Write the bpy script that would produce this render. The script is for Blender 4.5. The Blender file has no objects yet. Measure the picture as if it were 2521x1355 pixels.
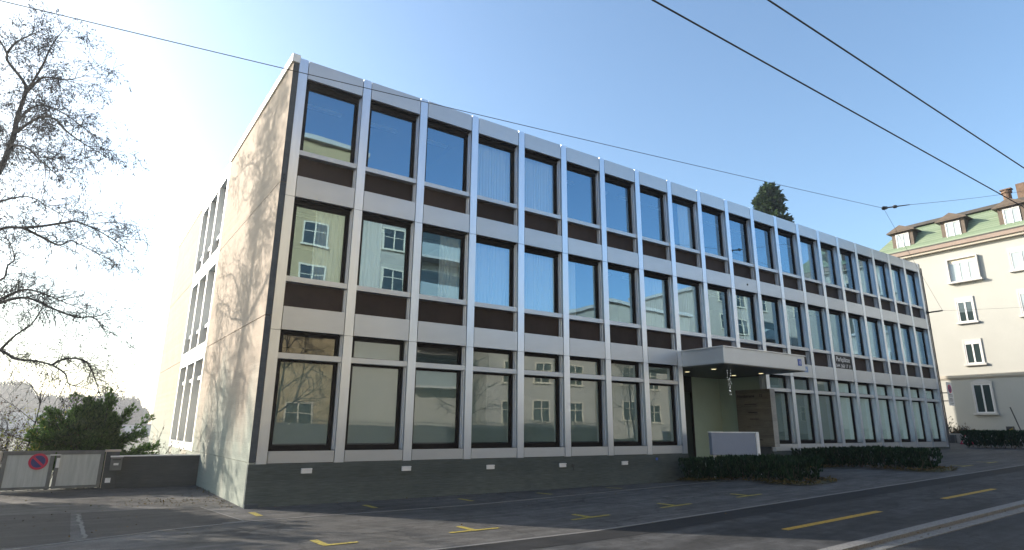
import bpy, math, random
from mathutils import Vector, Matrix
D = bpy.data
SC = bpy.context.scene
COL = SC.collection
R = math.radians

# ------------------------------------------------------------------ camera, sky, sun, exposure
cam = D.cameras.new('camera')
cam.sensor_fit = 'HORIZONTAL'; cam.sensor_width = 36.0
cam.lens = 1458.26 / 2521 * 36
cam.clip_start = 0.1; cam.clip_end = 3000
CAM = D.objects.new('camera', cam); COL.objects.link(CAM)
yaw, pitch, roll = 0.5873, 0.2517, 0.0080
_f = Vector((math.sin(yaw)*math.cos(pitch), math.cos(yaw)*math.cos(pitch), math.sin(pitch)))
_r = Vector((math.cos(yaw), -math.sin(yaw), 0)); _u = _r.cross(_f)
_r2 = math.cos(roll)*_r + math.sin(roll)*_u; _u2 = -math.sin(roll)*_r + math.cos(roll)*_u
CAM.matrix_world = Matrix((( _r2.x, _u2.x, -_f.x, -3.121), (_r2.y, _u2.y, -_f.y, -14.974), (_r2.z, _u2.z, -_f.z, 0.863), (0, 0, 0, 1)))
SC.camera = CAM

SUN_EL, SUN_AZ = R(20.5), R(-37.7)          # azimuth clockwise from +Y
W = D.worlds.new("World"); SC.world = W; W.use_nodes = True
_n = W.node_tree.nodes; _l = W.node_tree.links
sky = _n.new('ShaderNodeTexSky'); sky.sky_type = 'NISHITA'; sky.sun_disc = False
sky.sun_elevation = SUN_EL; sky.sun_rotation = SUN_AZ
sky.air_density = 1.0; sky.dust_density = 1.8; sky.ozone_density = 1.3
_wb = _n.new('ShaderNodeVectorMath'); _wb.operation = 'MULTIPLY'; _wb.inputs[1].default_value = (0.86, 0.97, 1.02)   # cool white balance of the winter sky
_l.new(sky.outputs[0], _wb.inputs[0]); _l.new(_wb.outputs[0], _n['Background'].inputs[0]); _n['Background'].inputs[1].default_value = 0.15
sun = D.lights.new('sun', 'SUN'); sun.energy = 4.7; sun.angle = R(0.5); sun.color = (1.0, 0.895, 0.765)
SUN = D.objects.new('sun', sun); COL.objects.link(SUN)
_sd = Vector((math.sin(SUN_AZ)*math.cos(SUN_EL), math.cos(SUN_AZ)*math.cos(SUN_EL), math.sin(SUN_EL)))
SUN.rotation_euler = _sd.to_track_quat('Z', 'Y').to_euler(); SUN.location = _sd*60
SC.view_settings.view_transform = 'Standard'; SC.view_settings.look = 'None'
SC.view_settings.exposure = 1.1; SC.view_settings.gamma = 1.0
SC.cycles.use_denoising = True
SC.cycles.max_bounces = 8; SC.cycles.transparent_max_bounces = 16
SC.cycles.volume_bounces = 0

# ------------------------------------------------------------------ materials
def mat(name, col, rough=0.7, metal=0.0, var=0.0, vscale=3.0, col2=None, bump=0.0, bscale=60.0, spec=0.5, stretch=(1, 1, 1), detail=6.0, rnd=0.0):
    m = D.materials.new(name); m.use_nodes = True
    nt = m.node_tree; b = nt.nodes['Principled BSDF']
    b.inputs['Base Color'].default_value = (*col, 1); b.inputs['Roughness'].default_value = rough
    b.inputs['Metallic'].default_value = metal; b.inputs['Specular IOR Level'].default_value = spec
    tc = nt.nodes.new('ShaderNodeTexCoord'); mp = nt.nodes.new('ShaderNodeMapping'); mp.inputs['Scale'].default_value = stretch
    nt.links.new(tc.outputs['Object'], mp.inputs[0])
    if var or col2:
        c2 = col2 or tuple(max(0, c*(1-var)) for c in col)
        c1 = col if col2 else tuple(c*(1+var) for c in col)
        n = nt.nodes.new('ShaderNodeTexNoise'); n.inputs['Scale'].default_value = vscale; n.inputs['Detail'].default_value = detail
        n.inputs['Roughness'].default_value = 0.65
        nt.links.new(mp.outputs[0], n.inputs['Vector'])
        r = nt.nodes.new('ShaderNodeValToRGB')
        r.color_ramp.elements[0].position = 0.32; r.color_ramp.elements[1].position = 0.68
        r.color_ramp.elements[0].color = (*c2, 1); r.color_ramp.elements[1].color = (*c1, 1)
        nt.links.new(n.outputs['Fac'], r.inputs[0]); nt.links.new(r.outputs[0], b.inputs['Base Color'])
    if rnd:
        oi = nt.nodes.new('ShaderNodeObjectInfo'); mr = nt.nodes.new('ShaderNodeMapRange'); mr.inputs['To Min'].default_value = 1-rnd; mr.inputs['To Max'].default_value = 1+rnd
        vm = nt.nodes.new('ShaderNodeVectorMath'); vm.operation = 'SCALE'
        nt.links.new(oi.outputs['Random'], mr.inputs[0]); nt.links.new(mr.outputs[0], vm.inputs['Scale'])
        nt.links.new(r.outputs[0], vm.inputs[0]); nt.links.new(vm.outputs[0], b.inputs['Base Color'])
    if bump:
        n2 = nt.nodes.new('ShaderNodeTexNoise'); n2.inputs['Scale'].default_value = bscale; n2.inputs['Detail'].default_value = 4
        nt.links.new(mp.outputs[0], n2.inputs['Vector'])
        bp = nt.nodes.new('ShaderNodeBump'); bp.inputs['Strength'].default_value = bump; bp.inputs['Distance'].default_value = 0.02
        nt.links.new(n2.outputs['Fac'], bp.inputs['Height']); nt.links.new(bp.outputs[0], b.inputs['Normal'])
    return m

def concrete(name, c1, c2, c3, board=0.1, line=0.6, moss_z=None):
    """board-formed concrete: horizontal board lines every `board` m, blotches, and damp staining low down with a noisy edge"""
    m = D.materials.new(name); m.use_nodes = True; nt = m.node_tree; N = nt.nodes; L = nt.links
    b = N['Principled BSDF']; b.inputs['Roughness'].default_value = 0.88; b.inputs['Specular IOR Level'].default_value = 0.25
    tc = N.new('ShaderNodeTexCoord'); geo = N.new('ShaderNodeNewGeometry')
    sep = N.new('ShaderNodeSeparateXYZ'); L.new(geo.outputs['Position'], sep.inputs[0])
    n1 = N.new('ShaderNodeTexNoise'); n1.inputs['Scale'].default_value = 0.9; n1.inputs['Detail'].default_value = 8; n1.inputs['Roughness'].default_value = 0.7
    L.new(geo.outputs['Position'], n1.inputs['Vector'])
    ra = N.new('ShaderNodeValToRGB'); ra.color_ramp.elements[0].position = 0.3; ra.color_ramp.elements[1].position = 0.7
    ra.color_ramp.elements[0].color = (*c2, 1); ra.color_ramp.elements[1].color = (*c1, 1); L.new(n1.outputs['Fac'], ra.inputs[0])
    col = ra.outputs[0]
    if moss_z is not None:
        n3 = N.new('ShaderNodeTexNoise'); n3.inputs['Scale'].default_value = 0.7; n3.inputs['Detail'].default_value = 7
        mp = N.new('ShaderNodeMapping'); mp.inputs['Scale'].default_value = (1, 1, 0.45); L.new(geo.outputs['Position'], mp.inputs[0]); L.new(mp.outputs[0], n3.inputs['Vector'])
        ma = N.new('ShaderNodeMath'); ma.operation = 'MULTIPLY_ADD'; ma.inputs[1].default_value = 9.0
        L.new(n3.outputs['Fac'], ma.inputs[0]); L.new(sep.outputs['Z'], ma.inputs[2])
        mr = N.new('ShaderNodeMapRange'); mr.inputs['From Min'].default_value = moss_z+3.2; mr.inputs['From Max'].default_value = moss_z+6.4
        mr.inputs['To Min'].default_value = 1; mr.inputs['To Max'].default_value = 0; L.new(ma.outputs[0], mr.inputs[0])
        mx = N.new('ShaderNodeMixRGB'); mx.inputs[2].default_value = (*c3, 1); L.new(mr.outputs[0], mx.inputs[0]); L.new(col, mx.inputs[1]); col = mx.outputs[0]
    dv = N.new('ShaderNodeMath'); dv.operation = 'DIVIDE'; dv.inputs[1].default_value = board; L.new(sep.outputs['Z'], dv.inputs[0])
    fl = N.new('ShaderNodeMath'); fl.operation = 'FLOOR'; L.new(dv.outputs[0], fl.inputs[0])
    fr = N.new('ShaderNodeMath'); fr.operation = 'FRACT'; L.new(dv.outputs[0], fr.inputs[0])
    wn = N.new('ShaderNodeTexWhiteNoise'); wn.noise_dimensions = '1D'; L.new(fl.outputs[0], wn.inputs['W'])
    mr2 = N.new('ShaderNodeMapRange'); mr2.inputs['To Min'].default_value = 1-0.14*line; mr2.inputs['To Max'].default_value = 1+0.08*line; L.new(wn.outputs['Value'], mr2.inputs[0])
    # fine grain stretched along the boards
    n4 = N.new('ShaderNodeTexNoise'); n4.inputs['Scale'].default_value = 6; n4.inputs['Detail'].default_value = 6
    mp4 = N.new('ShaderNodeMapping'); mp4.inputs['Scale'].default_value = (0.5, 0.5, 9); L.new(geo.outputs['Position'], mp4.inputs[0]); L.new(mp4.outputs[0], n4.inputs['Vector'])
    mr4 = N.new('ShaderNodeMapRange'); mr4.inputs['From Min'].default_value = 0.3; mr4.inputs['From Max'].default_value = 0.7
    mr4.inputs['To Min'].default_value = 1-0.22*line; mr4.inputs['To Max'].default_value = 1+0.12*line; L.new(n4.outputs['Fac'], mr4.inputs[0])
    mm = N.new('ShaderNodeMath'); mm.operation = 'MULTIPLY'; L.new(mr2.outputs[0], mm.inputs[0]); L.new(mr4.outputs[0], mm.inputs[1])
    vm = N.new('ShaderNodeVectorMath'); vm.operation = 'SCALE'; L.new(col, vm.inputs[0]); L.new(mm.outputs[0], vm.inputs['Scale'])
    L.new(vm.outputs[0], b.inputs['Base Color'])
    # board seams as relief
    pp = N.new('ShaderNodeMath'); pp.operation = 'PINGPONG'; pp.inputs[1].default_value = 0.5; L.new(dv.outputs[0], pp.inputs[0])
    lt = N.new('ShaderNodeMapRange'); lt.inputs['From Min'].default_value = 0.0; lt.inputs['From Max'].default_value = 0.06; L.new(pp.outputs[0], lt.inputs[0])
    ad = N.new('ShaderNodeMath'); ad.operation = 'ADD'; L.new(lt.outputs[0], ad.inputs[0]); L.new(n4.outputs['Fac'], ad.inputs[1])
    bp = N.new('ShaderNodeBump'); bp.inputs['Strength'].default_value = 0.35*line; bp.inputs['Distance'].default_value = 0.012
    L.new(ad.outputs[0], bp.inputs['Height']); L.new(bp.outputs[0], b.inputs['Normal'])
    return m

def asphalt(name, c, warm=0.0, blot=0.35, speck=0.5):
    m = D.materials.new(name); m.use_nodes = True; nt = m.node_tree; N = nt.nodes; L = nt.links
    b = N['Principled BSDF']; b.inputs['Roughness'].default_value = 0.85; b.inputs['Specular IOR Level'].default_value = 0.35
    geo = N.new('ShaderNodeNewGeometry')
    def noise(s, d, st=(1, 1, 1)):
        n = N.new('ShaderNodeTexNoise'); n.inputs['Scale'].default_value = s; n.inputs['Detail'].default_value = d; n.inputs['Roughness'].default_value = 0.65
        mp = N.new('ShaderNodeMapping'); mp.inputs['Scale'].default_value = st; L.new(geo.outputs['Position'], mp.inputs[0]); L.new(mp.outputs[0], n.inputs['Vector']); return n
    def rng(n, a, bb, lo=0.3, hi=0.7):
        r = N.new('ShaderNodeMapRange'); r.inputs['From Min'].default_value = lo; r.inputs['From Max'].default_value = hi
        r.inputs['To Min'].default_value = a; r.inputs['To Max'].default_value = bb; L.new(n.outputs['Fac'], r.inputs[0]); return r
    a1 = rng(noise(0.45, 7, (0.6, 1.3, 1)), 1-blot, 1+blot); a2 = rng(noise(90, 3), 1-speck, 1+speck, 0.35, 0.65); a3 = rng(noise(3.2, 6), 1-blot*0.8, 1+blot*0.8)
    m1 = N.new('ShaderNodeMath'); m1.operation = 'MULTIPLY'; L.new(a1.outputs[0], m1.inputs[0]); L.new(a2.outputs[0], m1.inputs[1])
    m2 = N.new('ShaderNodeMath'); m2.operation = 'MULTIPLY'; L.new(m1.outputs[0], m2.inputs[0]); L.new(a3.outputs[0], m2.inputs[1])
    # hairline cracks in a warped cell pattern, broken up by noise
    vo = N.new('ShaderNodeTexVoronoi'); vo.feature = 'DISTANCE_TO_EDGE'; vo.inputs['Scale'].default_value = 0.42
    wr = noise(1.6, 5); va = N.new('ShaderNodeVectorMath'); va.operation = 'MULTIPLY_ADD'; va.inputs[1].default_value = (1.1, 1.1, 0); L.new(wr.outputs['Color'], va.inputs[0]); L.new(geo.outputs['Position'], va.inputs[2]); L.new(va.outputs[0], vo.inputs['Vector'])
    cr = N.new('ShaderNodeMapRange'); cr.inputs['From Max'].default_value = 0.016; cr.inputs['To Min'].default_value = 0.45; L.new(vo.outputs['Distance'], cr.inputs[0])
    gate = rng(noise(0.3, 3), 0.0, 1.0, 0.48, 0.56); cm = N.new('ShaderNodeMath'); cm.operation = 'MAXIMUM'; L.new(cr.outputs[0], cm.inputs[0]); L.new(gate.outputs[0], cm.inputs[1])
    # long pale scuffs in the direction of travel
    sc = rng(noise(2.4, 6, (0.22, 2.2, 1)), 0.80, 1.32, 0.40, 0.68)
    m3 = N.new('ShaderNodeMath'); m3.operation = 'MULTIPLY'; L.new(m2.outputs[0], m3.inputs[0]); L.new(cm.outputs[0], m3.inputs[1])
    m4 = N.new('ShaderNodeMath'); m4.operation = 'MULTIPLY'; L.new(m3.outputs[0], m4.inputs[0]); L.new(sc.outputs[0], m4.inputs[1]); m2 = m4
    vm = N.new('ShaderNodeVectorMath'); vm.operation = 'SCALE'; vm.inputs[0].default_value = c; L.new(m2.outputs[0], vm.inputs['Scale'])
    L.new(vm.outputs[0], b.inputs['Base Color'])
    bp = N.new('ShaderNodeBump'); bp.inputs['Strength'].default_value = 0.5; bp.inputs['Distance'].default_value = 0.008
    L.new(noise(90, 3).outputs['Fac'], bp.inputs['Height']); L.new(bp.outputs[0], b.inputs['Normal'])
    return m

def leafmat(name, c, c2=None, trans=0.35):
    m = D.materials.new(name); m.use_nodes = True; nt = m.node_tree; N = nt.nodes; L = nt.links
    out = N['Material Output']; N.remove(N['Principled BSDF'])
    df = N.new('ShaderNodeBsdfDiffuse'); tr = N.new('ShaderNodeBsdfTranslucent'); mx = N.new('ShaderNodeMixShader'); mx.inputs[0].default_value = trans
    geo = N.new('ShaderNodeNewGeometry'); ra = N.new('ShaderNodeValToRGB')
    c2 = c2 or tuple(x*0.5 for x in c)
    ra.color_ramp.elements[0].color = (*c2, 1); ra.color_ramp.elements[1].color = (*c, 1)
    L.new(geo.outputs['Random Per Island'], ra.inputs[0])
    L.new(ra.outputs[0], df.inputs[0]); L.new(ra.outputs[0], tr.inputs[0])
    L.new(df.outputs[0], mx.inputs[1]); L.new(tr.outputs[0], mx.inputs[2]); L.new(mx.outputs[0], out.inputs[0])
    return m

def glassmat(name, base=0.30, tint=(0.72, 0.78, 0.76), refl=(0.48, 0.76, 1.0)):
    m = D.materials.new(name); m.use_nodes = True; nt = m.node_tree; N = nt.nodes; L = nt.links
    out = N['Material Output']; N.remove(N['Principled BSDF'])
    gl = N.new('ShaderNodeBsdfGlossy'); gl.inputs['Roughness'].default_value = 0.0; gl.inputs[0].default_value = (*refl, 1)
    tr = N.new('ShaderNodeBsdfTransparent'); tr.inputs[0].default_value = (*tint, 1)
    fr = N.new('ShaderNodeFresnel'); fr.inputs[0].default_value = 1.5
    mr = N.new('ShaderNodeMapRange'); mr.inputs['To Min'].default_value = base; mr.inputs['To Max'].default_value = 1.0
    mx = N.new('ShaderNodeMixShader')
    tc = N.new('ShaderNodeTexCoord'); nz = N.new('ShaderNodeTexNoise'); nz.inputs['Scale'].default_value = 0.8; nz.inputs['Detail'].default_value = 1
    L.new(tc.outputs['Object'], nz.inputs['Vector'])
    bp = N.new('ShaderNodeBump'); bp.inputs['Strength'].default_value = 0.12; bp.inputs['Distance'].default_value = 0.02
    L.new(nz.outputs['Fac'], bp.inputs['Height']); L.new(bp.outputs[0], gl.inputs['Normal'])
    L.new(fr.outputs[0], mr.inputs[0]); gq = N.new('ShaderNodeNewGeometry'); iv = N.new('ShaderNodeMath'); iv.operation = 'SUBTRACT'; iv.inputs[0].default_value = 1.0; L.new(gq.outputs['Backfacing'], iv.inputs[1])
    mu = N.new('ShaderNodeMath'); mu.operation = 'MULTIPLY'; L.new(mr.outputs[0], mu.inputs[0]); L.new(iv.outputs[0], mu.inputs[1])
    L.new(mu.outputs[0], mx.inputs[0]); L.new(tr.outputs[0], mx.inputs[1]); L.new(gl.outputs[0], mx.inputs[2]); L.new(mx.outputs[0], out.inputs[0])
    return m

def emit(name, col, s):
    m = D.materials.new(name); m.use_nodes = True; b = m.node_tree.nodes['Principled BSDF']
    b.inputs['Base Color'].default_value = (*col, 1); b.inputs['Emission Color'].default_value = (*col, 1); b.inputs['Emission Strength'].default_value = s
    return m

M = {}
M['alu'] = mat('brushed aluminium', (0.47, 0.51, 0.555), 0.38, 0.55, var=0.045, vscale=1.4, stretch=(0.6, 1, 1.6), rnd=0.07)
M['alu_mull'] = mat('anodised mullion aluminium', (0.59, 0.66, 0.76), 0.30, 0.70, var=0.08, vscale=1.5, stretch=(3, 3, 0.3), rnd=0.05)
M['gap'] = mat('dark joint', (0.02, 0.02, 0.022), 0.9)
M['frame'] = mat('dark bronze window frame', (0.009, 0.008, 0.009), 0.6, var=0.2, spec=0.08)
M['infill'] = mat('brown enamelled infill', (0.034, 0.024, 0.021), 0.55, var=0.3, vscale=1.2, rnd=0.3, spec=0.12)
M['glass'] = glassmat('window glass', 0.30, tint=(.88, .92, .91))
M['glass_low'] = glassmat('ground floor glass', 0.13, tint=(.92, .96, .94), refl=(.80, .88, .95))
M['sidewall'] = concrete('side wall concrete', (0.425, 0.35, 0.28), (0.35, 0.295, 0.24), (0.28, 0.31, 0.27), 0.115, 0.42, moss_z=1.0)
M['strip'] = concrete('shade toned concrete', (0.085, 0.098, 0.112), (0.066, 0.078, 0.09), (0.2, 0.2, 0.2), 0.115, 0.5)  # darker than the side wall: shade of its street end in the colour
M['plinth'] = concrete('plinth concrete', (0.105, 0.126, 0.124), (0.076, 0.093, 0.092), (0.2, 0.2, 0.2), 0.12, 1.5)
M['yardwall'] = concrete('yard wall concrete', (0.10, 0.105, 0.108), (0.075, 0.08, 0.083), (0.1, 0.1, 0.1), 0.10, 0.7)
M['white'] = mat('white paint', (0.66, 0.66, 0.65), 0.5, var=0.04)
M['white_metal'] = mat('white coated metal', (0.75, 0.76, 0.77), 0.4, var=0.04)
M['coping'] = mat('pale sheet metal coping', (0.72, 0.73, 0.72), 0.45, 0.2, var=0.06)
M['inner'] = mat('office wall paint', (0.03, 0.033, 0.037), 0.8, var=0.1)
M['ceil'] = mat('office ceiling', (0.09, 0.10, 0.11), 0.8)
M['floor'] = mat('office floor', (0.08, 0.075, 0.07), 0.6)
M['curtain'] = leafmat('white curtain', (0.80, 0.81, 0.82), (0.78, 0.79, 0.80), 0.25)
M['blind'] = mat('grey roller blind', (0.16, 0.205, 0.20), 0.8, var=0.05, vscale=1)
M['blind2'] = mat('white roller blind', (0.66, 0.74, 0.72), 0.8, var=0.05, vscale=1)
M['entry'] = mat('pale green entrance panel', (0.42, 0.54, 0.47), 0.16, var=0.05, vscale=1)
M['soffit'] = mat('dark soffit', (0.10, 0.11, 0.11), 0.5)
M['signslab'] = concrete('entrance slab concrete', (0.20, 0.185, 0.155), (0.14, 0.13, 0.11), (0.1, 0.1, 0.1), 0.13, 1.0)
M['slabedge'] = concrete('slab edge concrete', (0.42, 0.42, 0.40), (0.28, 0.28, 0.27), (0.1, 0.1, 0.1), 0.3, 0.6)
M['black'] = mat('black', (0.01, 0.01, 0.01), 0.6)
M['darkgrey'] = mat('dark grey metal', (0.05, 0.05, 0.055), 0.5, 0.3)
M['lamp'] = emit('downlight', (1.0, 0.84, 0.48), 0.8)
M['led'] = emit('fairy light', (0.9, 0.95, 1.0), 2.0)
M['signface'] = mat('pale blue grey sign face', (0.22, 0.26, 0.35), 0.4, 0.2, var=0.03)
M['blue'] = mat('sign blue', (0.03, 0.09, 0.40), 0.4)
M['lightblue'] = mat('street plate blue', (0.16, 0.27, 0.50), 0.4)
M['red'] = mat('sign red', (0.50, 0.02, 0.07), 0.4, var=0.08)
M['signblue'] = mat('faded sign blue', (0.035, 0.04, 0.17), 0.45, var=0.1)
M['asphalt'] = asphalt('forecourt asphalt', (0.070, 0.069, 0.068), blot=0.42)
M['pave'] = asphalt('pavement asphalt', (0.038, 0.039, 0.041), blot=0.65)
M['trench'] = asphalt('new dark asphalt', (0.0115, 0.0125, 0.0145), blot=0.25, speck=0.35)
M['road'] = asphalt('road asphalt', (0.029, 0.031, 0.034), blot=0.4)
M['patch'] = asphalt('asphalt patch', (0.036, 0.034, 0.033), blot=0.25)
M['granite'] = mat('granite', (0.15, 0.15, 0.148), 0.8, var=0.35, vscale=40, bump=0.3)
M['kerb'] = mat('kerb granite', (0.15, 0.15, 0.148), 0.8, var=0.35, vscale=30, bump=0.3)
M['seam'] = mat('filled crack', (0.13, 0.13, 0.125), 0.8, var=0.4, vscale=25)
M['yellow'] = mat('worn yellow paint', (0.44, 0.35, 0.035), 0.75, vscale=22, col2=(0.10, 0.085, 0.035))
M['orange'] = mat('worn orange paint', (0.48, 0.29, 0.015), 0.75, vscale=22, col2=(0.19, 0.125, 0.02))
M['earth'] = mat('earth and grass', (0.07, 0.08, 0.035), 0.95, vscale=0.6, col2=(0.06, 0.05, 0.03))
M['litter'] = leafmat('fallen leaves', (0.15, 0.10, 0.045), (0.05, 0.055, 0.02), 0.1)
M['hedge'] = leafmat('dark hedge leaves', (0.034, 0.066, 0.036), (0.007, 0.019, 0.013), 0.15)
M['twig'] = mat('hedge stems', (0.05, 0.04, 0.03), 0.9)
M['bark'] = mat('dark bark', (0.013, 0.0115, 0.011), 0.9, var=0.3, vscale=8)
M['pods'] = leafmat('withered leaves', (0.022, 0.019, 0.014), (0.010, 0.009, 0.008), 0.04)
M['conifer'] = leafmat('bush needles', (0.10, 0.18, 0.045), (0.020, 0.056, 0.018), 0.4)
M['sunlit_leaf'] = leafmat('sunlit yellow leaves', (0.24, 0.24, 0.05), (0.10, 0.14, 0.03), 0.45)  # sunlight on the bush's left flank put into the leaf colour
M['redleaf'] = leafmat('rusty leaves', (0.10, 0.055, 0.03), (0.035, 0.03, 0.018), 0.2)
M['roofconifer'] = leafmat('dark conifer foliage', (0.055, 0.085, 0.032), (0.016, 0.034, 0.014), 0.2)
M['fartree'] = leafmat('far tree foliage', (0.034, 0.044, 0.042), (0.030, 0.038, 0.037), 0.0)
M['cream'] = mat('cream render', (0.385, 0.385, 0.355), 0.9, var=0.03, vscale=0.7)
M['ochre'] = mat('ochre render', (0.42, 0.325, 0.185), 0.9, var=0.04, vscale=0.7)
M['warmcream'] = mat('warm cream render', (0.40, 0.375, 0.325), 0.9, var=0.05, vscale=0.5)
M['pale'] = mat('pale render', (0.40, 0.375, 0.33), 0.9, var=0.04, vscale=0.7)
M['greyhouse'] = mat('grey building', (0.25, 0.26, 0.27), 0.9, var=0.1, vscale=0.2)
M['stonetrim'] = mat('painted stone trim', (0.48, 0.47, 0.45), 0.8, var=0.04)
M['cornice'] = mat('brownish cornice', (0.26, 0.20, 0.165), 0.8, var=0.1)
M['eaves'] = mat('cream eaves board', (0.42, 0.385, 0.32), 0.8)
M['dormer'] = mat('brown dormer cladding', (0.095, 0.07, 0.05), 0.7, var=0.2)
M['roofdark'] = mat('dark roof edge', (0.05, 0.045, 0.04), 0.7, var=0.2)
M['shutter'] = mat('cream shutter box', (0.66, 0.60, 0.48), 0.7)
M['winglass'] = mat('dark window pane', (0.03, 0.045, 0.045), 0.04, spec=1.0)
M['paleglass'] = mat('curtained window pane', (0.33, 0.38, 0.38), 0.06, spec=1.0)
M['brick'] = mat('chimney brick', (0.14, 0.09, 0.06), 0.9, var=0.3, vscale=5)

def tiles(name):
    m = D.materials.new(name); m.use_nodes = True; nt = m.node_tree; N = nt.nodes; L = nt.links
    b = N['Principled BSDF']; b.inputs['Roughness'].default_value = 0.75
    tc = N.new('ShaderNodeTexCoord'); mp = N.new('ShaderNodeMapping'); mp.inputs['Rotation'].default_value = (R(90), 0, R(90))
    L.new(tc.outputs['Object'], mp.inputs[0])
    br = N.new('ShaderNodeTexBrick'); br.inputs['Scale'].default_value = 1.0
    br.inputs['Color1'].default_value = (0.17, 0.225, 0.145, 1); br.inputs['Color2'].default_value = (0.215, 0.265, 0.18, 1); br.inputs['Mortar'].default_value = (0.09, 0.14, 0.08, 1)
    br.inputs['Brick Width'].default_value = 0.22; br.inputs['Row Height'].default_value = 0.16; br.inputs['Mortar Size'].default_value = 0.012
    L.new(mp.outputs[0], br.inputs['Vector']); L.new(br.outputs['Color'], b.inputs['Base Color'])
    bp = N.new('ShaderNodeBump'); bp.inputs['Strength'].default_value = 0.5; bp.inputs['Distance'].default_value = 0.02; bp.invert = True
    L.new(br.outputs['Fac'], bp.inputs['Height']); L.new(bp.outputs[0], b.inputs['Normal'])
    return m
M['tiles'] = tiles('green roof shingles')

def streaked(name):
    """grey painted gate sheet with vertical rain streaks"""
    return mat(name, (0.50, 0.52, 0.51), 0.65, 0.05, vscale=4, col2=(0.38, 0.40, 0.39), stretch=(4, 4, 0.35))
M['gatepanel'] = streaked('streaked gate sheet')
M['gateframe'] = mat('grey gate frame', (0.16, 0.165, 0.165), 0.6, 0.2, var=0.15, vscale=6)
M['stucco_sunlit'] = mat('rough pale pillar', (0.50, 0.44, 0.36), 0.9, var=0.15, vscale=4, bump=0.3)  # cap and post finish; also the painted sunlight on the pillar side

# ------------------------------------------------------------------ mesh helpers
class MB:
    def __init__(s): s.v = []; s.f = []
    def box(s, x0, x1, y0, y1, z0, z1):
        n = len(s.v)
        s.v += [(x0, y0, z0), (x1, y0, z0), (x1, y1, z0), (x0, y1, z0), (x0, y0, z1), (x1, y0, z1), (x1, y1, z1), (x0, y1, z1)]
        s.f += [(n, n+3, n+2, n+1), (n+4, n+5, n+6, n+7), (n, n+1, n+5, n+4), (n+1, n+2, n+6, n+5), (n+2, n+3, n+7, n+6), (n+3, n, n+4, n+7)]
        return s
    def face(s, *p):
        n = len(s.v); s.v += [tuple(q) for q in p]; s.f.append(tuple(range(n, n+len(p)))); return s
    def prism(s, poly, z0, z1, axes='xyz'):
        """poly in the first two axes, extruded along the third"""
        n = len(s.v); k = len(poly)
        def P(a, b, c):
            d = {axes[0]: a, axes[1]: b, axes[2]: c}; return (d['x'], d['y'], d['z'])
        s.v += [P(a, b, z0) for a, b in poly] + [P(a, b, z1) for a, b in poly]
        s.f += [tuple(range(n+k-1, n-1, -1)), tuple(range(n+k, n+2*k))]
        for i in range(k):
            j = (i+1) % k; s.f.append((n+i, n+j, n+k+j, n+k+i))
        return s
    def tube(s, pts, rad, k=6, cap=True):
        pts = [Vector(p) for p in pts]; n0 = len(s.v)
        if not hasattr(rad, '__len__'): rad = [rad]*len(pts)
        up = None
        for i, p in enumerate(pts):
            d = (pts[min(i+1, len(pts)-1)]-pts[max(i-1, 0)])
            if d.length < 1e-9: d = Vector((0, 0, 1))
            d.normalize()
            if up is None:
                up = Vector((0, 0, 1)) if abs(d.z) < 0.9 else Vector((1, 0, 0))
            a = d.cross(up)
            if a.length < 1e-4: a = d.cross(Vector((0.3, 1, 0.2)))
            a.normalize(); b = d.cross(a); up = -b if False else up
            for j in range(k):
                t = 2*math.pi*j/k; q = p+(a*math.cos(t)+b*math.sin(t))*rad[i]; s.v.append((q.x, q.y, q.z))
        for i in range(len(pts)-1):
            for j in range(k):
                a0 = n0+i*k+j; a1 = n0+i*k+(j+1) % k; s.f.append((a0, a1, a1+k, a0+k))
        if cap:
            s.f.append(tuple(range(n0+k-1, n0-1, -1))); e = n0+(len(pts)-1)*k; s.f.append(tuple(range(e, e+k)))
        return s
    def cyl(s, a, b, r, k=16): return s.tube([a, b], r, k)
    def mesh(s, name, mt, origin=(0, 0, 0), smooth=False):
        me = D.meshes.new(name); o = origin
        me.from_pydata([(x-o[0], y-o[1], z-o[2]) for x, y, z in s.v], [], s.f); me.materials.append(mt)
        if smooth: me.polygons.foreach_set('use_smooth', [True]*len(me.polygons))
        me.update(); return me

WL = {}     # world location of everything that parents something
def link(name, me, parent=None, loc=(0, 0, 0), rot=0.0):
    """loc is the world location; the parent's (unrotated) location is taken off"""
    o = D.objects.new(name, me); COL.objects.link(o)
    if parent is not None:
        o.parent = parent; pl = WL[parent.name]; o.location = (loc[0]-pl[0], loc[1]-pl[1], loc[2]-pl[2])
    else: o.location = loc
    if rot: o.rotation_euler = (0, 0, rot)
    WL[o.name] = tuple(loc); return o
def add(name, mb, mt, parent=None, loc=None, smooth=False):
    if loc is None: loc = WL[parent.name] if parent is not None else (0, 0, 0)
    return link(name, mb.mesh(name, mt, loc, smooth), parent, loc)
def tag(o, label=None, cat=None, group=None, kind=None):
    if label: o['label'] = label
    if cat: o['category'] = cat
    if group: o['group'] = group
    if kind: o['kind'] = kind
    return o
def empty(name, loc, label=None, cat=None, group=None):
    o = D.objects.new(name, None); COL.objects.link(o); o.location = loc; WL[o.name] = tuple(loc); o.empty_display_size = 0.2
    return tag(o, label, cat, group)
def bevel(o, w=0.006, seg=2):
    md = o.modifiers.new('bevel', 'BEVEL'); md.width = w; md.segments = seg; md.limit_method = 'ANGLE'; return o
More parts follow.
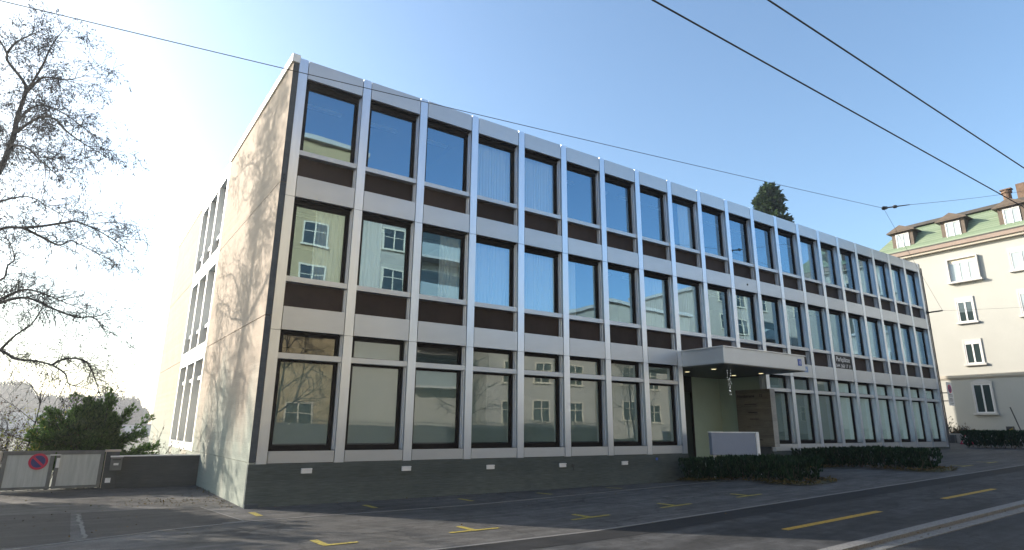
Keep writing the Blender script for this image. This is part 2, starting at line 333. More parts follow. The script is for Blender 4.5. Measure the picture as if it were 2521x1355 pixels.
def text(name, body, size, mt, parent, loc, rot, ext=0.002, align='LEFT', bold=0.0, sx=1.0):
    cu = D.curves.new(name, 'FONT'); cu.body = body; cu.size = size; cu.extrude = ext; cu.align_x = align; cu.offset = bold
    t = D.objects.new('tmp_text', cu); COL.objects.link(t)
    dg = bpy.context.evaluated_depsgraph_get(); dg.update()
    me = D.meshes.new_from_object(t.evaluated_get(dg)); D.objects.remove(t); me.name = name
    me.materials.clear(); me.materials.append(mt)
    o = link(name, me, parent, loc); o.rotation_euler = rot; o.scale = (sx, 1, 1); return o

# ------------------------------------------------------------------ terrain and paving
def clamp(v, a=0.0, b=1.0): return max(a, min(b, v))
def G(x, y):
    xx = min(x, 60)
    z0 = -.93+max(0, xx-13)*.036; zr = -.93+max(0, xx-4.5)*.027
    t = clamp(-y/3); z = z0*(1-t)+zr*t
    if y > 6.9: z -= min(3.0, (y-6.9)*0.22)*clamp((22-x)/12)
    return z
KY = -9.55                     # front edge of the pavement
def step(y): return -0.055 if (-17.6 < y < KY-0.21) else 0.0
def frange(a, b, s):
    n = max(1, int(round((b-a)/s))); return [a+(b-a)*i/n for i in range(n+1)]
def sheet(name, xs, ys, dz, mt, zoff=None):
    mb = MB(); nx = len(xs)
    for y in ys:
        for x in xs: mb.v.append((x, y, G(x, y)+dz+(zoff(y) if zoff else 0)))
    for j in range(len(ys)-1):
        for i in range(nx-1): mb.f.append((j*nx+i, j*nx+i+1, (j+1)*nx+i+1, (j+1)*nx+i))
    return tag(add(name, mb, mt), kind='structure')
bigx = [-560, -300, -150, -80]+frange(-40, 80, 2.0)+[120, 200, 350, 560]
bigy = [-560, -300, -150, -80, -50, -30, -22, -17.601, -17.599]+frange(-17, -10, 1.0)+[KY-.211, KY-.209]+frange(-9, 7, 0.5)+frange(8, 24, 2)+[30, 50, 90, 160, 300, 560]
sheet('terrain', bigx, bigy, -0.012, M['earth'], step)
nearx = frange(-30, 80, 1.0)
sheet('forecourt', nearx, frange(-6.33, 6.9, 0.42), 0.0, M['asphalt'])
sheet('pavement', nearx, frange(KY-.02, -6.33, 0.4), 0.004, M['pave'])
sheet('dark_asphalt_band', nearx, [-7.05, -6.7, -6.37], 0.008, M['trench'])
sheet('road', nearx, frange(-17.58, KY-.45, 1.0), -0.047, M['road'])
sheet('opposite_pavement', nearx, frange(-21.5, -17.7, 1.0), 0.004, M['pave'])
# granite edging lines, set as rows of long stones
def stone_row(name, y0, y1, x0, x1, L, dz, h, mt, gap=0.008, rng=random.Random(3), curve=None, tilt=0.0):
    mb = MB(); x = x0
    while x < x1:
        l = L*rng.uniform(.85, 1.15); a, b = x+gap/2, x+l-gap/2; j = rng.uniform(-.002, .002)
        c = (lambda t: 0.0) if curve is None else curve
        za0, zb0 = G(a, y0), G(b, y0)
        p = [(a, y0+c(a), za0+dz+j-h), (b, y0+c(b), zb0+dz+j-h), (b, y1+c(b), zb0+dz+j-h), (a, y1+c(a), za0+dz+j-h),
             (a, y0+c(a), za0+dz+j), (b, y0+c(b), zb0+dz+j), (b, y1+c(b), zb0+dz+j+tilt), (a, y1+c(a), za0+dz+j+tilt)]
        n = len(mb.v); mb.v += p
        mb.f += [(n+4, n+5, n+6, n+7), (n, n+1, n+5, n+4), (n+1, n+2, n+6, n+5), (n+2, n+3, n+7, n+6), (n+3, n, n+4, n+7)]
        x += l
    return tag(add(name, mb, mt), kind='structure')
stone_row('granite_edging', -6.37, -6.29, -20, 70, 1.0, 0.012, 0.05, M['granite'])
stone_row('plot_edging', -2.03, -1.97, -1.0, 13.5, 1.4, 0.007, 0.04, M['granite'])
stone_row('plot_edging', -2.03, -1.97, -30.0, -1.0, 1.4, 0.007, 0.04, M['granite'], curve=lambda x: -0.36*(-1.0-x) if x < -1 else 0)
stone_row('kerb', KY-.21, KY, -30, 75, 1.15, 0.02, 0.20, M['kerb'])
stone_row('gutter_stones', KY-.44, KY-.215, -30, 75, 0.22, -0.036, 0.03, M['kerb'], gap=0.02)
# asphalt patches and cracks on the drive to the gate
def flat(name, poly, dz, mt, label=None):
    mb = MB(); mb.face(*[(x, y, G(x, y)+dz) for x, y in poly]); return tag(add(name, mb, mt), kind='structure')
flat('asphalt_patch', [(-3.25, 0.95), (-3.08, -2.55), (-2.0, -2.33), (-0.62, -1.95), (-1.0, 0.75)], 0.004, M['patch'])
flat('asphalt_patch', [(-12, 2.9), (-12, -4.2), (-8.0, -3.9), (-3.3, -2.7), (-3.42, 1.0)], 0.004, M['patch'])
_c = random.Random(8); _pts = []
for i in range(15):
    t = i/14; _pts.append((-3.3+0.2*t+_c.uniform(-.03, .03), 0.7-3.25*t))
mb = MB()
for i in range(14):
    (x0, y0), (x1, y1) = _pts[i], _pts[i+1]; w0 = 0.02+0.02*_c.random(); w1 = 0.03
    mb.face((x0-w0, y0, G(x0, y0)+.008), (x1-w1, y1, G(x1, y1)+.008), (x1+w1, y1, G(x1, y1)+.008), (x0+w0, y0, G(x0, y0)+.008))
tag(add('filled_crack', mb, M['seam']), kind='structure')
mb = MB()
for i in range(8):
    x0 = -1.05+0.44*i/8; y0 = 0.7-2.6*i/8; x1 = -1.05+0.44*(i+1)/8; y1 = 0.7-2.6*(i+1)/8; w = 0.018
    mb.face((x0-w, y0, -.922), (x1-w, y1, -.922), (x1+w, y1, -.922), (x0+w, y0, -.922))
tag(add('filled_crack', mb, M['seam']), kind='structure')

# painted markings
def strip(mb, x0, y0, x1, y1, w, dz=0.0085, n=4):
    d = Vector((x1-x0, y1-y0, 0)).normalized(); q = Vector((-d.y, d.x, 0))*w/2
    for i in range(n):
        a = i/n; b = (i+1)/n
        P = [(x0+(x1-x0)*t+s*q.x, y0+(y1-y0)*t+s*q.y) for t, s in ((a, -1), (b, -1), (b, 1), (a, 1))]
        mb.face(*[(x, y, G(x, y)+dz) for x, y in P])
    return mb
bay_label = ['short yellow bar at the concrete building corner', 'short yellow bar below the plinth, first one right of the building corner',
             'short yellow bar below the plinth, second one right of the building corner', 'short yellow bar below the plinth, third one right of the building corner',
             'thin yellow bar below the plinth, nearest the long hedge']
for i, x in enumerate((-0.27, 2.2, 4.72, 7.2, 9.8)):
    mb = strip(MB(), x+.02, -.78, x+.06, -1.42, 0.13)
    tag(add('parking_marking', mb, M['yellow'], loc=(x, -1.1, G(x, -1.1))), bay_label[i], 'road marking', 'yellow parking bay bars along the plinth')
t_label = ['yellow L shaped bay corner mark nearest the street corner of the yard', 'yellow T shaped bay mark lying in the sunlit strip', 'yellow T shaped bay mark, next one past the sunlit strip',
           'yellow T shaped bay mark in the shade, second one left of the hedge front', 'yellow T shaped bay mark just in front of the hedge bed',
           'faint yellow bay mark on the far forecourt, nearer of the far pair', 'faint yellow bay mark on the far forecourt, farther of the far pair']
for i, x in enumerate((0.0, 2.66, 5.4, 7.95, 10.65, 23.9, 26.3)):
    mb = strip(MB(), x-(0.05 if i == 0 else 0.5), -5.14, x+.52, -5.14, 0.10); strip(mb, x-.04, -4.62, x, -5.09, 0.13, 0.0087)
    tag(add('parking_marking', mb, M['yellow'], loc=(x, -5.1, G(x, -5.1))), t_label[i], 'road marking', 'yellow bay corner marks on the forecourt')
for i, (x0, x1, y0) in enumerate(((7.15, 10.5, -8.3), (13.5, 16.5, -8.33))):
    mb = strip(MB(), x0, y0, x1, y0-.02, 0.15, 0.0085, 6)
    tag(add('lane_dash', mb, M['orange'], loc=((x0+x1)/2, y0, G(x0, y0))), ['long orange dash on the pavement, nearer and longer in view', 'orange dash on the pavement, farther one beyond the first dash'][i], 'road marking', 'orange dashes on the pavement')

# ------------------------------------------------------------------ office building
BW = 1.8; HM = 0.116
ZB, ZS1, ZT1, ZS2, ZT2, ZC, ZR = 0.28, 3.134, 3.707, 6.587, 7.156, 9.998, 10.54
B = empty('office_building', (0, 0, -0.93), 'long three storey office building with a gridded aluminium and glass street facade', 'office building')

def mull_mesh(z0, nm):
    mb = MB(); js = [z for z in (ZS1-.02, ZS2-.02) if z > z0+.1]; lo = z0
    for hi in js+[ZR]:
        e = 0.006
        mb.box(-HM, HM, 0.0, 0.06, lo+(e if lo > z0 else 0), hi-(e if hi < ZR else 0)); lo = hi
    mb.box(-HM+.004, HM-.004, 0.06, 0.32, z0+.002, ZR-.006)
    mb.box(-HM-.018, HM+.018, 0.125, 0.185, z0+.3 if z0 < 1 else z0+.02, ZC-.02)
    mb.box(-HM-.034, HM+.034, 0.185, 0.315, z0+.3 if z0 < 1 else z0+.02, ZC-.03)
    return mb.mesh(nm, M['alu_mull'])
ME_MULL = mull_mesh(0.0, 'mullion'); ME_MULLU = mull_mesh(ZS1+.002, 'mullion_upper')
def panel_mesh(nm, z0, z1, y=0.004, mt='alu'):
    return MB().box(HM+.019, BW-HM-.019, y, 0.07, z0, z1).mesh(nm, M[mt])
ME_CORN = panel_mesh('cornice_panel', ZC, ZR-.008); ME_SP2 = panel_mesh('spandrel_panel', ZS2, ZT2); ME_SP1 = panel_mesh('spandrel_panel', ZS1, ZT1)
ME_BASE = panel_mesh('base_panel', 0.012, ZB)
def infill_mesh(z0, z1): return MB().box(HM+.036, BW-HM-.036, 0.235, 0.27, z0, z1).mesh('infill_panel', M['infill'])
ME_IN1 = infill_mesh(ZT1-.02, 4.36); ME_IN2 = infill_mesh(ZT2-.02, 7.79)
def bar_mesh(z0, z1, nm='sill'): return MB().box(HM+.003, BW-HM-.003, 0.05, 0.30, z0, z1).mesh(nm, M['alu'])
ME_SILL1 = bar_mesh(4.351, 4.487); ME_SILL2 = bar_mesh(7.774, 7.90); ME_TR = bar_mesh(2.435, 2.572, 'transom')
U0, U1 = HM+.036, BW-HM-.036
def window_meshes(z0, z1, head, bot, fw=0.10, g='glass'):
    f = MB(); o = (0, 0, z0)
    f.box(U0, U0+fw, 0.24, 0.31, z0, z1); f.box(U1-fw, U1, 0.24, 0.31, z0, z1)
    f.box(U0+fw, U1-fw, 0.24, 0.31, z0, z0+bot); f.box(U0+fw, U1-fw, 0.24, 0.31, z1-head, z1)
    if head > 0.12:
        f.box(U0, U1, 0.075, 0.235, z1-.035, z1-.004); f.box(U0, U1, 0.20, 0.238, z1-head*.8, z1-.045)
    p = MB().box(U0+fw-.01, U1-fw+.01, 0.272, 0.280, z0+bot-.01, z1-head+.01)
    return f.mesh('window', M['frame'], o), p.mesh('pane', M[g], o)
ME_WU = window_meshes(4.487, ZS2, 0.17, 0.035); ME_WT = window_meshes(7.90, ZC, 0.19, 0.035)
ME_WG = window_meshes(ZB, 2.435, 0.06, 0.13, g='glass_low'); ME_WG2 = window_meshes(2.572, ZS1, 0.10, 0.03, g='glass_low')

def curtain_mesh(nm, u0, u1, z0, z1, mt, wav=0.02, n=9):
    mb = MB(); N = int(n*(u1-u0)*6)+2
    for i in range(N+1):
        u = u0+(u1-u0)*i/N; v = 0.40+wav*math.sin(i*1.05)+wav*.4*math.sin(i*2.3+1)
        mb.v += [(u, v, z0), (u, v+.01*math.sin(i*.7), z1)]
    for i in range(N): mb.f.append((2*i, 2*i+2, 2*i+3, 2*i+1))
    return mb.mesh(nm, mt, (0, 0, z0-.01))
rw = random.Random(11)
def put_window(k, meshes, z0, O=(0, 0), rot=0.0, dx=(1, 0)):
    loc = (O[0]+dx[0]*k*BW, O[1]+dx[1]*k*BW, z0)
    w = link('window', meshes[0], B, loc, rot)
    p = D.objects.new('pane', meshes[1]); COL.objects.link(p); p.parent = w; p.rotation_euler = (rw.uniform(-.003, .003), 0, rw.uniform(-.004, .004))
    return w
def put_curtain(w, me, z):
    c = D.objects.new('curtain' if 'curtain' in me.name else 'blind', me); COL.objects.link(c); c.parent = w; return c
ENT = (8, 9, 10)
cur_cache = {}
def curtain_for(row, u0, u1, kind='curtain'):
    key = (row, round(u0, 2), round(u1, 2), kind)
    if key not in cur_cache:
        z0, z1 = ((4.50, 6.55), (7.91, 9.96))[row]
        cur_cache[key] = curtain_mesh(kind, u0, u1, z0, z1, M['curtain'], 0.022 if kind == 'curtain' else 0.004)
    return cur_cache[key]
CUR = {(1, 3): (.16, 1.64), (1, 4): (.16, 1.64), (1, 8): (.9, 1.62), (1, 13): (.3, 1.6), (1, 14): (.2, 1.6), (1, 15): (.2, 1.1), (1, 16): (.2, 1.6), (1, 17): (.2, 1.6), (1, 18): (.3, 1.6), (1, 19): (.3, 1.6),
       (0, 0): (.80, 1.64), (0, 1): (.16, .86), (0, 2): (.90, 1.64), (0, 3): (.16, 1.64), (0, 4): (.16, 1.64), (0, 5): (.16, .75), (0, 7): (.2, 1.6), (0, 8): (.2, 1.6), (0, 12): (.2, .9),
       (0, 15): (.8, 1.6), (0, 16): (.2, 1.6), (0, 17): (.5, 1.6), (0, 18): (.5, 1.6), (0, 10): (1.0, 1.6)}
ME_BL = [MB().box(U0+.02, U1-.02, 0.292, 0.297, ZB+.16, 2.42).mesh('blind', M[m]) for m in ('blind', 'blind2')]
ME_BL2 = [MB().box(U0+.02, U1-.02, 0.292, 0.297, 2.60, ZS1-.02).mesh('blind', M[m]) for m in ('blind', 'blind2')]
for me in ME_BL:
    for v in me.vertices: v.co.z -= ZB
for me in ME_BL2:
    for v in me.vertices: v.co.z -= 2.572
for k in range(21):
    link('mullion', ME_MULLU if k in (9, 10) else ME_MULL, B, (k*BW, 0, 0))
for k in range(20):
    x = k*BW
    for nm, me in (('cornice_panel', ME_CORN), ('spandrel_panel', ME_SP2), ('spandrel_panel', ME_SP1), ('infill_panel', ME_IN1), ('infill_panel', ME_IN2), ('sill', ME_SILL1), ('sill', ME_SILL2)):
        link(nm, me, B, (x, 0, 0))
    for row, (ms, z0) in enumerate(((ME_WU, 4.487), (ME_WT, 7.90))):
        w = put_window(k, ms, z0)
        if (row, k) in CUR: put_curtain(w, curtain_for(row, *CUR[(row, k)]), z0)
    if k not in ENT:
        link('base_panel', ME_BASE, B, (x, 0, 0)); link('transom', ME_TR, B, (x, 0, 0))
        pale = 1 if k >= 14 else 0
        w = put_window(k, ME_WG, ZB); put_curtain(w, ME_BL[pale], ZB)
        w = put_window(k, ME_WG2, 2.572)
        if k not in (0, 2): put_curtain(w, ME_BL2[pale], 2.572)
# backing behind the joints (dark), per floor band
mb = MB()
for z0, z1 in ((ZC, ZR-.03), (ZS2, ZT2-.02), (ZS1, ZT1-.02)): mb.box(-.1, 36.1, 0.075, 0.12, z0+.01, z1)
mb.box(-.1, 14.4, 0.075, 0.12, 0.0, ZB-.01); mb.box(19.8, 36.1, 0.075, 0.12, 0.0, ZB-.01)
add('joint_backing', mb, M['gap'], B)
# floors, ceilings, room walls
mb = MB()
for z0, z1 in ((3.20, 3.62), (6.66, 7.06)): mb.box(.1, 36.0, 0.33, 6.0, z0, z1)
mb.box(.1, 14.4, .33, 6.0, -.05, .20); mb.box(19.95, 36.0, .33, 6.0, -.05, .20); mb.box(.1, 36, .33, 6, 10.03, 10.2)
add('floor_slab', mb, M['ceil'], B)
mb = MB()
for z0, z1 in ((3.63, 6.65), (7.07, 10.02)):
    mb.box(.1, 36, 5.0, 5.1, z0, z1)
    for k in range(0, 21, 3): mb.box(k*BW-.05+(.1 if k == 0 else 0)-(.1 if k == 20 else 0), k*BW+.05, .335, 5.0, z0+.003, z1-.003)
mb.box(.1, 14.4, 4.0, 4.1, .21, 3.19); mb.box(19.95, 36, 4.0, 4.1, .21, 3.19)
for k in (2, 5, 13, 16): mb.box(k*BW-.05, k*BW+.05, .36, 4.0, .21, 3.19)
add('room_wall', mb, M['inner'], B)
# ceiling light fittings inside the upper floors
mb = MB()
for z in (9.93, 6.56):
    for k in range(20):
        mb.box(k*BW+.3, k*BW+1.5, 1.3, 1.45, z, z+.06)
add('ceiling_fitting', mb, M['white'], B)
# roof and rear
SK = -0.0375
roofpoly = [(-.13, .33), (36.14, .33), (36.14, 15.6), (12, 15.6), (12, 21.3), (-.27+SK*21.3+.35, 21.3)]
mb = MB().prism(roofpoly, 10.22, 10.50); add('roof', mb, M['darkgrey'], B)
mb = MB()
mb.box(36.14, 36.24, 0.0, 15.7, -1.2, 10.55); mb.box(12, 36.13, 15.45, 15.6, -2, 10.2); mb.box(12.0, 12.15, 15.61, 21.3, -4, 10.2); mb.box(-.6, 11.99, 21.15, 21.3, -4, 10.2)
add('rear_wall', mb, M['strip'], B)
# side wall: local frame u = distance back from the corner, t = outwards
AX = -0.272
def SW(u, t, z):                       # skewed 2 degrees off square
    n = math.hypot(1, SK); return (AX+SK*u-t/n, u+SK*t/n*1.0, z)
def sbox(mb, u0, u1, t0, t1, z0, z1):
    n = len(mb.v)
    for z in (z0, z1): mb.v += [SW(u0, t0, z), SW(u1, t0, z), SW(u1, t1, z), SW(u0, t1, z)]
    mb.f += [(n, n+1, n+2, n+3), (n+4, n+7, n+6, n+5), (n, n+4, n+5, n+1), (n+1, n+5, n+6, n+2), (n+2, n+6, n+7, n+3), (n+3, n+7, n+4, n)]
SU0, SU1, SU2 = 7.85, 13.75, 21.5
mb = MB()
for a, b in ((0.0, SU0), (SU1, SU2)):
    mb = MB()
    for z0, z1 in ((-4.0 if a > 1 else -1.2, 0.035), (0.045, 3.435), (3.455, 6.885), (6.905, 10.36)):
        sbox(mb, a, b, -.145, 0.0 if z0 > 0 else -.008, z0, z1)
    add('side_wall', mb, M['sidewall'], B)
mb = MB(); sbox(mb, 0.03, SU0-.02, -.12, -.03, -1.2, 10.35); sbox(mb, SU1+.02, SU2-.03, -.12, -.03, -3.9, 10.35)
add('wall_joint', mb, M['gap'], B)
mb = MB(); sbox(mb, -.035, SU0, -.16, .05, 10.365, 10.60); add('coping', mb, M['coping'], B)
mb = MB(); sbox(mb, SU1, SU2, -.16, .03, 10.365, 10.5); add('coping', mb, M['coping'], B)
# street end of the side wall, its shade painted as a darker concrete plate
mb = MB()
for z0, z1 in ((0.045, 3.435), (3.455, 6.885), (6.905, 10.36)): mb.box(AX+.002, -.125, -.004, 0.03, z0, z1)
add('shaded_wall_end', mb, M['strip'], B)
mb = MB()
for z in (6.99, 7.10): mb.cyl((-.2, -.012, z), (-.2, 0.0, z), .018, 8)
add('fixing_bolt', mb, M['black'], B)
# side windows: three bays of the same facade
rs = -math.pi/2-math.atan(SK)*-1
ru = Vector((-SK, -1, 0)).normalized(); rs = math.atan2(ru.y, ru.x)
SO = SW(SU1-.13, .0, 0)
ME_MSIDE = ME_MULL.copy(); ME_MSIDE.materials[0] = M['coping']
for k in range(4): link('side_mullion', ME_MSIDE, B, (SO[0]+ru.x*k*BW*1.04, SO[1]+ru.y*k*BW*1.04, 0), rs).scale = (1, 2.4, 1)
for k in range(3):
    loc = (SO[0]+ru.x*k*BW*1.04, SO[1]+ru.y*k*BW*1.04, 0)
    for nm, me in (('cornice_panel', ME_CORN), ('spandrel_panel', ME_SP2), ('spandrel_panel', ME_SP1), ('base_panel', ME_BASE), ('sill', ME_SILL1), ('sill', ME_SILL2), ('transom', ME_TR), ('infill_panel', ME_IN1), ('infill_panel', ME_IN2)):
        o = link('side_'+nm, me, B, loc, rs); o.scale = (1.04, 2.4, 1)
    for ms, z0 in ((ME_WU, 4.487), (ME_WT, 7.90), (ME_WG, ZB), (ME_WG2, 2.572)):
        w = link('side_window', ms[0], B, (loc[0], loc[1], z0), rs); w.scale = (1.04, 2.4, 1)
        p = D.objects.new('pane', ms[1]); COL.objects.link(p); p.parent = w
mb = MB(); sbox(mb, SU0, SU1, -.5, -.02, -3, 0.0); add('side_plinth', mb, M['sidewall'], B)
mb = MB(); sbox(mb, SU0+.1, SU1-.1, -1.6, -1.55, 0.2, 10.1); add('room_wall', mb, M['inner'], B)
# street plinth
mb = MB(); mb.box(AX+.003, 14.54, -.002, .32, -1.35, 0.0); mb.box(19.7, 36.13, .0, .32, -1.35, 0.0)
add('plinth', mb, M['plinth'], B)
mb = MB(); mb.box(AX+.0, 0.02, -.07, -.005, -.95, -.85); add('plinth_foot', mb, M['strip'], B)
for x, z in ((1.03, -.17), (3.58, -.19), (6.15, -.225), (8.75, -.245), (11.36, -.245)):
    mb = MB().box(x-.125, x+.125, -.05, -.003, z-.06, z+.005); mb.box(x-.125, x+.125, -.062, -.003, z+.02, z+.055); mb.box(x-.125, x+.125, -.035, -.003, z+.005, z+.02)
    bevel(add('vent_cover', mb, M['white_metal'], B), .004)
mb = MB().cyl((9.13, -.003, -.28), (9.13, -.09, -.28), .018, 8); mb.tube([(9.13, -.09, -.27), (9.13, -.10, -.30), (9.13, -.10, -.40)], .014, 8); mb.box(9.09, 9.17, -.075, -.06, -.262, -.235)
add('tap', mb, M['darkgrey'], B)
mb = MB().box(12.85, 12.95, -.012, -.003, -.19, -.11); add('blue_plate', mb, M['blue'], B)
mb = MB().tube([(36.30, -.02, 10.3), (36.30, -.02, 0.2)], .035, 8); mb.box(36.24, 36.34, -.02, .04, 9.9, 9.96); mb.box(36.24, 36.34, -.02, .04, 5.0, 5.06)
add('downpipe', mb, M['darkgrey'], B)
mb = MB().cyl((19.0, -.012, 6.88), (19.0, .003, 6.88), .045, 10); add('hook_plate', mb, M['darkgrey'], B)

# entrance
CX0, CX1, CY = 14.52, 19.55, -1.84
mb = MB(); mb.box(CX0, CX1, CY, -.003, 3.10, 3.66)
bevel(add('canopy', mb, M['alu'], B), .008)
mb = MB().box(CX0-.03, CX1+.06, CY-.04, -.003, 3.663, 3.70); add('canopy_edge', mb, M['coping'], B)
mb = MB().box(CX0+.03, CX1-.03, CY+.03, 2.5, 3.07, 3.097); add('entrance_ceiling', mb, M['soffit'], B)
for x, y in ((15.9, .95), (15.8, -.4), (18.7, .85), (18.75, -.4)):
    l = add('downlight', MB().cyl((x, y, 3.055), (x, y, 3.069), .11, 16), M['white_metal'], B, (x, y, 3.06))
    add('lamp', MB().cyl((x, y, 3.048), (x, y, 3.0545), .085, 16), M['lamp'], l)
mb = MB(); mb.box(14.4, 16.55, 2.5, 2.6, -.75, 3.069); mb.box(17.95, 19.9, 2.5, 2.6, -.75, 3.069); mb.box(19.86, 19.96, .33, 2.5, -.75, 3.069); mb.box(14.4, 14.53, .33, 2.5, -.75, 3.069)
mb.box(19.86, 19.96, .325, .33, -.75, 3.0)
add('entrance_wall', mb, M['entry'], B)
mb = MB(); mb.box(16.55, 16.65, 2.47, 2.6, -.75, 3.068); mb.box(17.87, 17.95, 2.47, 2.6, -.75, 3.068); mb.box(16.65, 17.87, 2.47, 2.6, 2.4, 3.068); mb.box(16.65, 17.87, 2.48, 2.6, -.75, -.6); mb.box(17.2, 17.28, 2.48, 2.6, -.6, 2.4)
dr = add('entrance_door', mb, M['frame'], B)
add('pane', MB().box(16.65, 17.2, 2.53, 2.54, -.6, 2.4).box(17.28, 17.87, 2.53, 2.54, -.6, 2.4), M['winglass'], dr)
add('handle', MB().tube([(17.34, 2.42, .1), (17.34, 2.42, .6)], .018, 8), M['alu'], dr)
mb = MB().box(14.55, 19.85, -.2, 2.49, -.95, -.745); mb.box(14.9, 19.4, -.55, -.205, -.95, -.82)
add('entrance_step', mb, M['plinth'], B)
mb = MB().box(19.5, 19.84, -.22, 1.42, .18, 2.49)
ss = add('entrance_slab', mb, M['signslab'], B)
ss['label'] = 'dark board marked concrete slab with raised address lettering'
add('slab_edge', MB().box(19.503, 19.83, -.228, -.221, .18, 2.49), M['slabedge'], ss)
add('slab_foot', MB().box(19.58, 19.80, 0.05, 1.3, -.75, .178), M['strip'], ss)
RT = (R(90), 0, R(-90))
text('lettering', 'Nordstrasse', .165, M['black'], ss, (19.497, 1.34, 2.17), RT, .003, bold=.004)
text('numeral', '15', .165, M['black'], ss, (19.497, .30, 2.17), RT, .003, bold=.004)
mb = MB()
for (ya, yb, z, h) in ((1.02, .45, 1.865, .035), (1.2, .42, 1.80, .016), (.86, .44, 1.52, .05), (.56, .42, 1.475, .014), (.80, .40, 1.26, .035), (.86, .30, .43, .035)):
    y = ya; rr = random.Random(int(z*100))
    while y > yb:
        l = rr.uniform(.02, .05); mb.box(19.494, 19.499, max(yb, y-l), y, z, z+h*rr.uniform(.7, 1)); y -= l+.008
add('name_line', mb, M['black'], ss)
# house number and street plate
hn = add('house_number', MB().box(19.06, 19.30, CY-.012, CY-.002, 3.28, 3.54), M['blue'], B)
text('numeral', '15', .2, M['white'], hn, (19.18, CY-.014, 3.34), (R(90), 0, 0), .001, 'CENTER', sx=.8)
sp = add('street_plate', MB().box(21.9, 22.9, -.012, .0025, 3.36, 3.62), M['lightblue'], B)
text('plate_text', 'Nordstrasse', .16, M['white'], sp, (22.4, -.014, 3.43), (R(90), 0, 0), .001, 'CENTER')
# banner
bn = add('banner', MB().box(25.33, 26.87, .03, .045, 3.715, 4.345), M['black'], B)
bn['label'] = 'black banner advertising parking spaces in white letters'
text('banner_text', 'Parkplätze', .31, M['white'], bn, (26.10, .027, 4.05), (R(90), 0, 0), .001, 'CENTER', bold=.004, sx=.95)
text('banner_text', '044 368 17 11', .24, M['white'], bn, (26.10, .027, 3.76), (R(90), 0, 0), .001, 'CENTER', bold=.002, sx=.98)
# fairy lights hung under the canopy
fl = empty('fairy_lights', (16.2, -.75, 3.06), 'twin hanging strings of tiny white fairy lights under the entrance canopy', 'fairy lights')
mb = MB(); ml = MB(); rr = random.Random(4)
for s in (-1, 1):
    pts = [(16.2+s*.10*(1-.6*i/12), -.75, 3.06-.062*i*1.25) for i in range(13)]; mb.tube(pts, .004, 4)
    for q in pts[1:]:
        for _ in range(1):
            c = (q[0]+rr.uniform(-.03, .03), q[1]+rr.uniform(-.03, .03), q[2]+rr.uniform(-.03, .03)); ml.cyl(c, (c[0], c[1], c[2]+.012), .005, 5)
add('cord', mb, M['darkgrey'], fl); add('bulb', ml, M['led'], fl)

# sign board by the entrance
SG = (15.75, -1.15, -.80)
sg = empty('sign_board', SG, 'low blank blue grey box sign on white legs behind the near hedge', 'sign')
sg.rotation_euler = (0, 0, R(-22))
def sgp(nm, mb, mt): 
    o = D.objects.new(nm, mb.mesh(nm, mt)); COL.objects.link(o); o.parent = sg; return bevel(o, .006)
sgp('sign_face', MB().box(-1.0, .72, -.10, .10, .78, 1.53), M['signface'])
sgp('sign_cap', MB().box(-1.02, .86, -.12, .12, 1.532, 1.57), M['white_metal'])
sgp('leg', MB().box(.74, .86, -.13, .13, 0, 1.53), M['white_metal']); sgp('leg', MB().box(-.92, -.82, -.05, .05, 0, .779), M['white_metal'])

# ------------------------------------------------------------------ hedges
def leafquad(mb, p, n, up, l, w):
    """a pointed leaf (4 vertices) at p, along up, facing n"""
    s = up.cross(n)
    if s.length < 1e-5: return
    s.normalize(); a = p; b = p+up*l*.5+s*w; c = p+up*l; d = p+up*l*.5-s*w
    mb.face(a, b, c, d)
def rvec(r):
    while True:
        v = Vector((r.uniform(-1, 1), r.uniform(-1, 1), r.uniform(-1, 1)))
        if .05 < v.length < 1: return v.normalized()
def hedge(label, x0, x1, ya, yb, h, seed, nrow=2, sp=.42, dens=210):
    r = random.Random(seed); cx, cy = (x0+x1)/2, (ya+yb)/2
    root = empty('hedge', (cx, cy, G(cx, cy)), label, 'hedge', 'clipped dark hedges by the entrance')
    lf = MB(); st = MB(); n = int(round((yb-ya)/sp))
    for i in range(n):
        for j in range(nrow):
            x = x0+(x1-x0)*(j+.5)/nrow+r.uniform(-.025, .025); y = ya+(yb-ya)*(i+.5)/n+r.uniform(-.04, .04); z = G(x, y)
            rx = (x1-x0)/nrow*.60*r.uniform(.9, 1.1); ry = sp*.62*r.uniform(.85, 1.15); hh = h*r.uniform(.97, 1.02)
            for s in range(4):
                a = r.uniform(0, 6.28); st.tube([(x+.03*math.cos(a), y+.03*math.sin(a), z-.03), (x+rx*.4*math.cos(a), y+ry*.4*math.sin(a), z+hh*.35), (x+rx*.6*math.cos(a), y+ry*.6*math.sin(a), z+hh*.9)], [.014, .010, .004], 4, False)
            for q in range(dens):
                t = r.random()**.8; zz = .10+t*.90; wd = .42+.58*min(1, max(0, zz-.08)/.45); a = r.uniform(0, 6.28); rad = r.random()**.35*wd
                p = Vector((x+rx*rad*math.cos(a), y+ry*rad*math.sin(a), z+min(hh*zz-.04, hh*.90)))
                up = (Vector((math.cos(a)*.28, math.sin(a)*.28, 1.0))+rvec(r)*.28).normalized(); nn = rvec(r)
                L = r.uniform(.09, .17)
                for e in (-1, 0, 1):
                    d = (up+up.cross(nn)*e*.35).normalized() if e else up
                    leafquad(lf, p, nn, d, L*(1 if e == 0 else .8), L*.13)
    add('foliage', lf, M['hedge'], root); add('stem', st, M['twig'], root); return root
hedge('near clipped dark green hedge of upright shrubs in front of the sign board', 13.60, 15.40, -4.55, -.25, .71, 1)
hedge('second clipped dark green hedge beyond the entrance, with its far end lit by open ground', 20.55, 21.95, -5.1, -.25, .72, 2)
hedge('low dark hedge far off beside the pale house, left block before the gap', 37.2, 38.6, -2.75, -.2, .95, 5, dens=260)
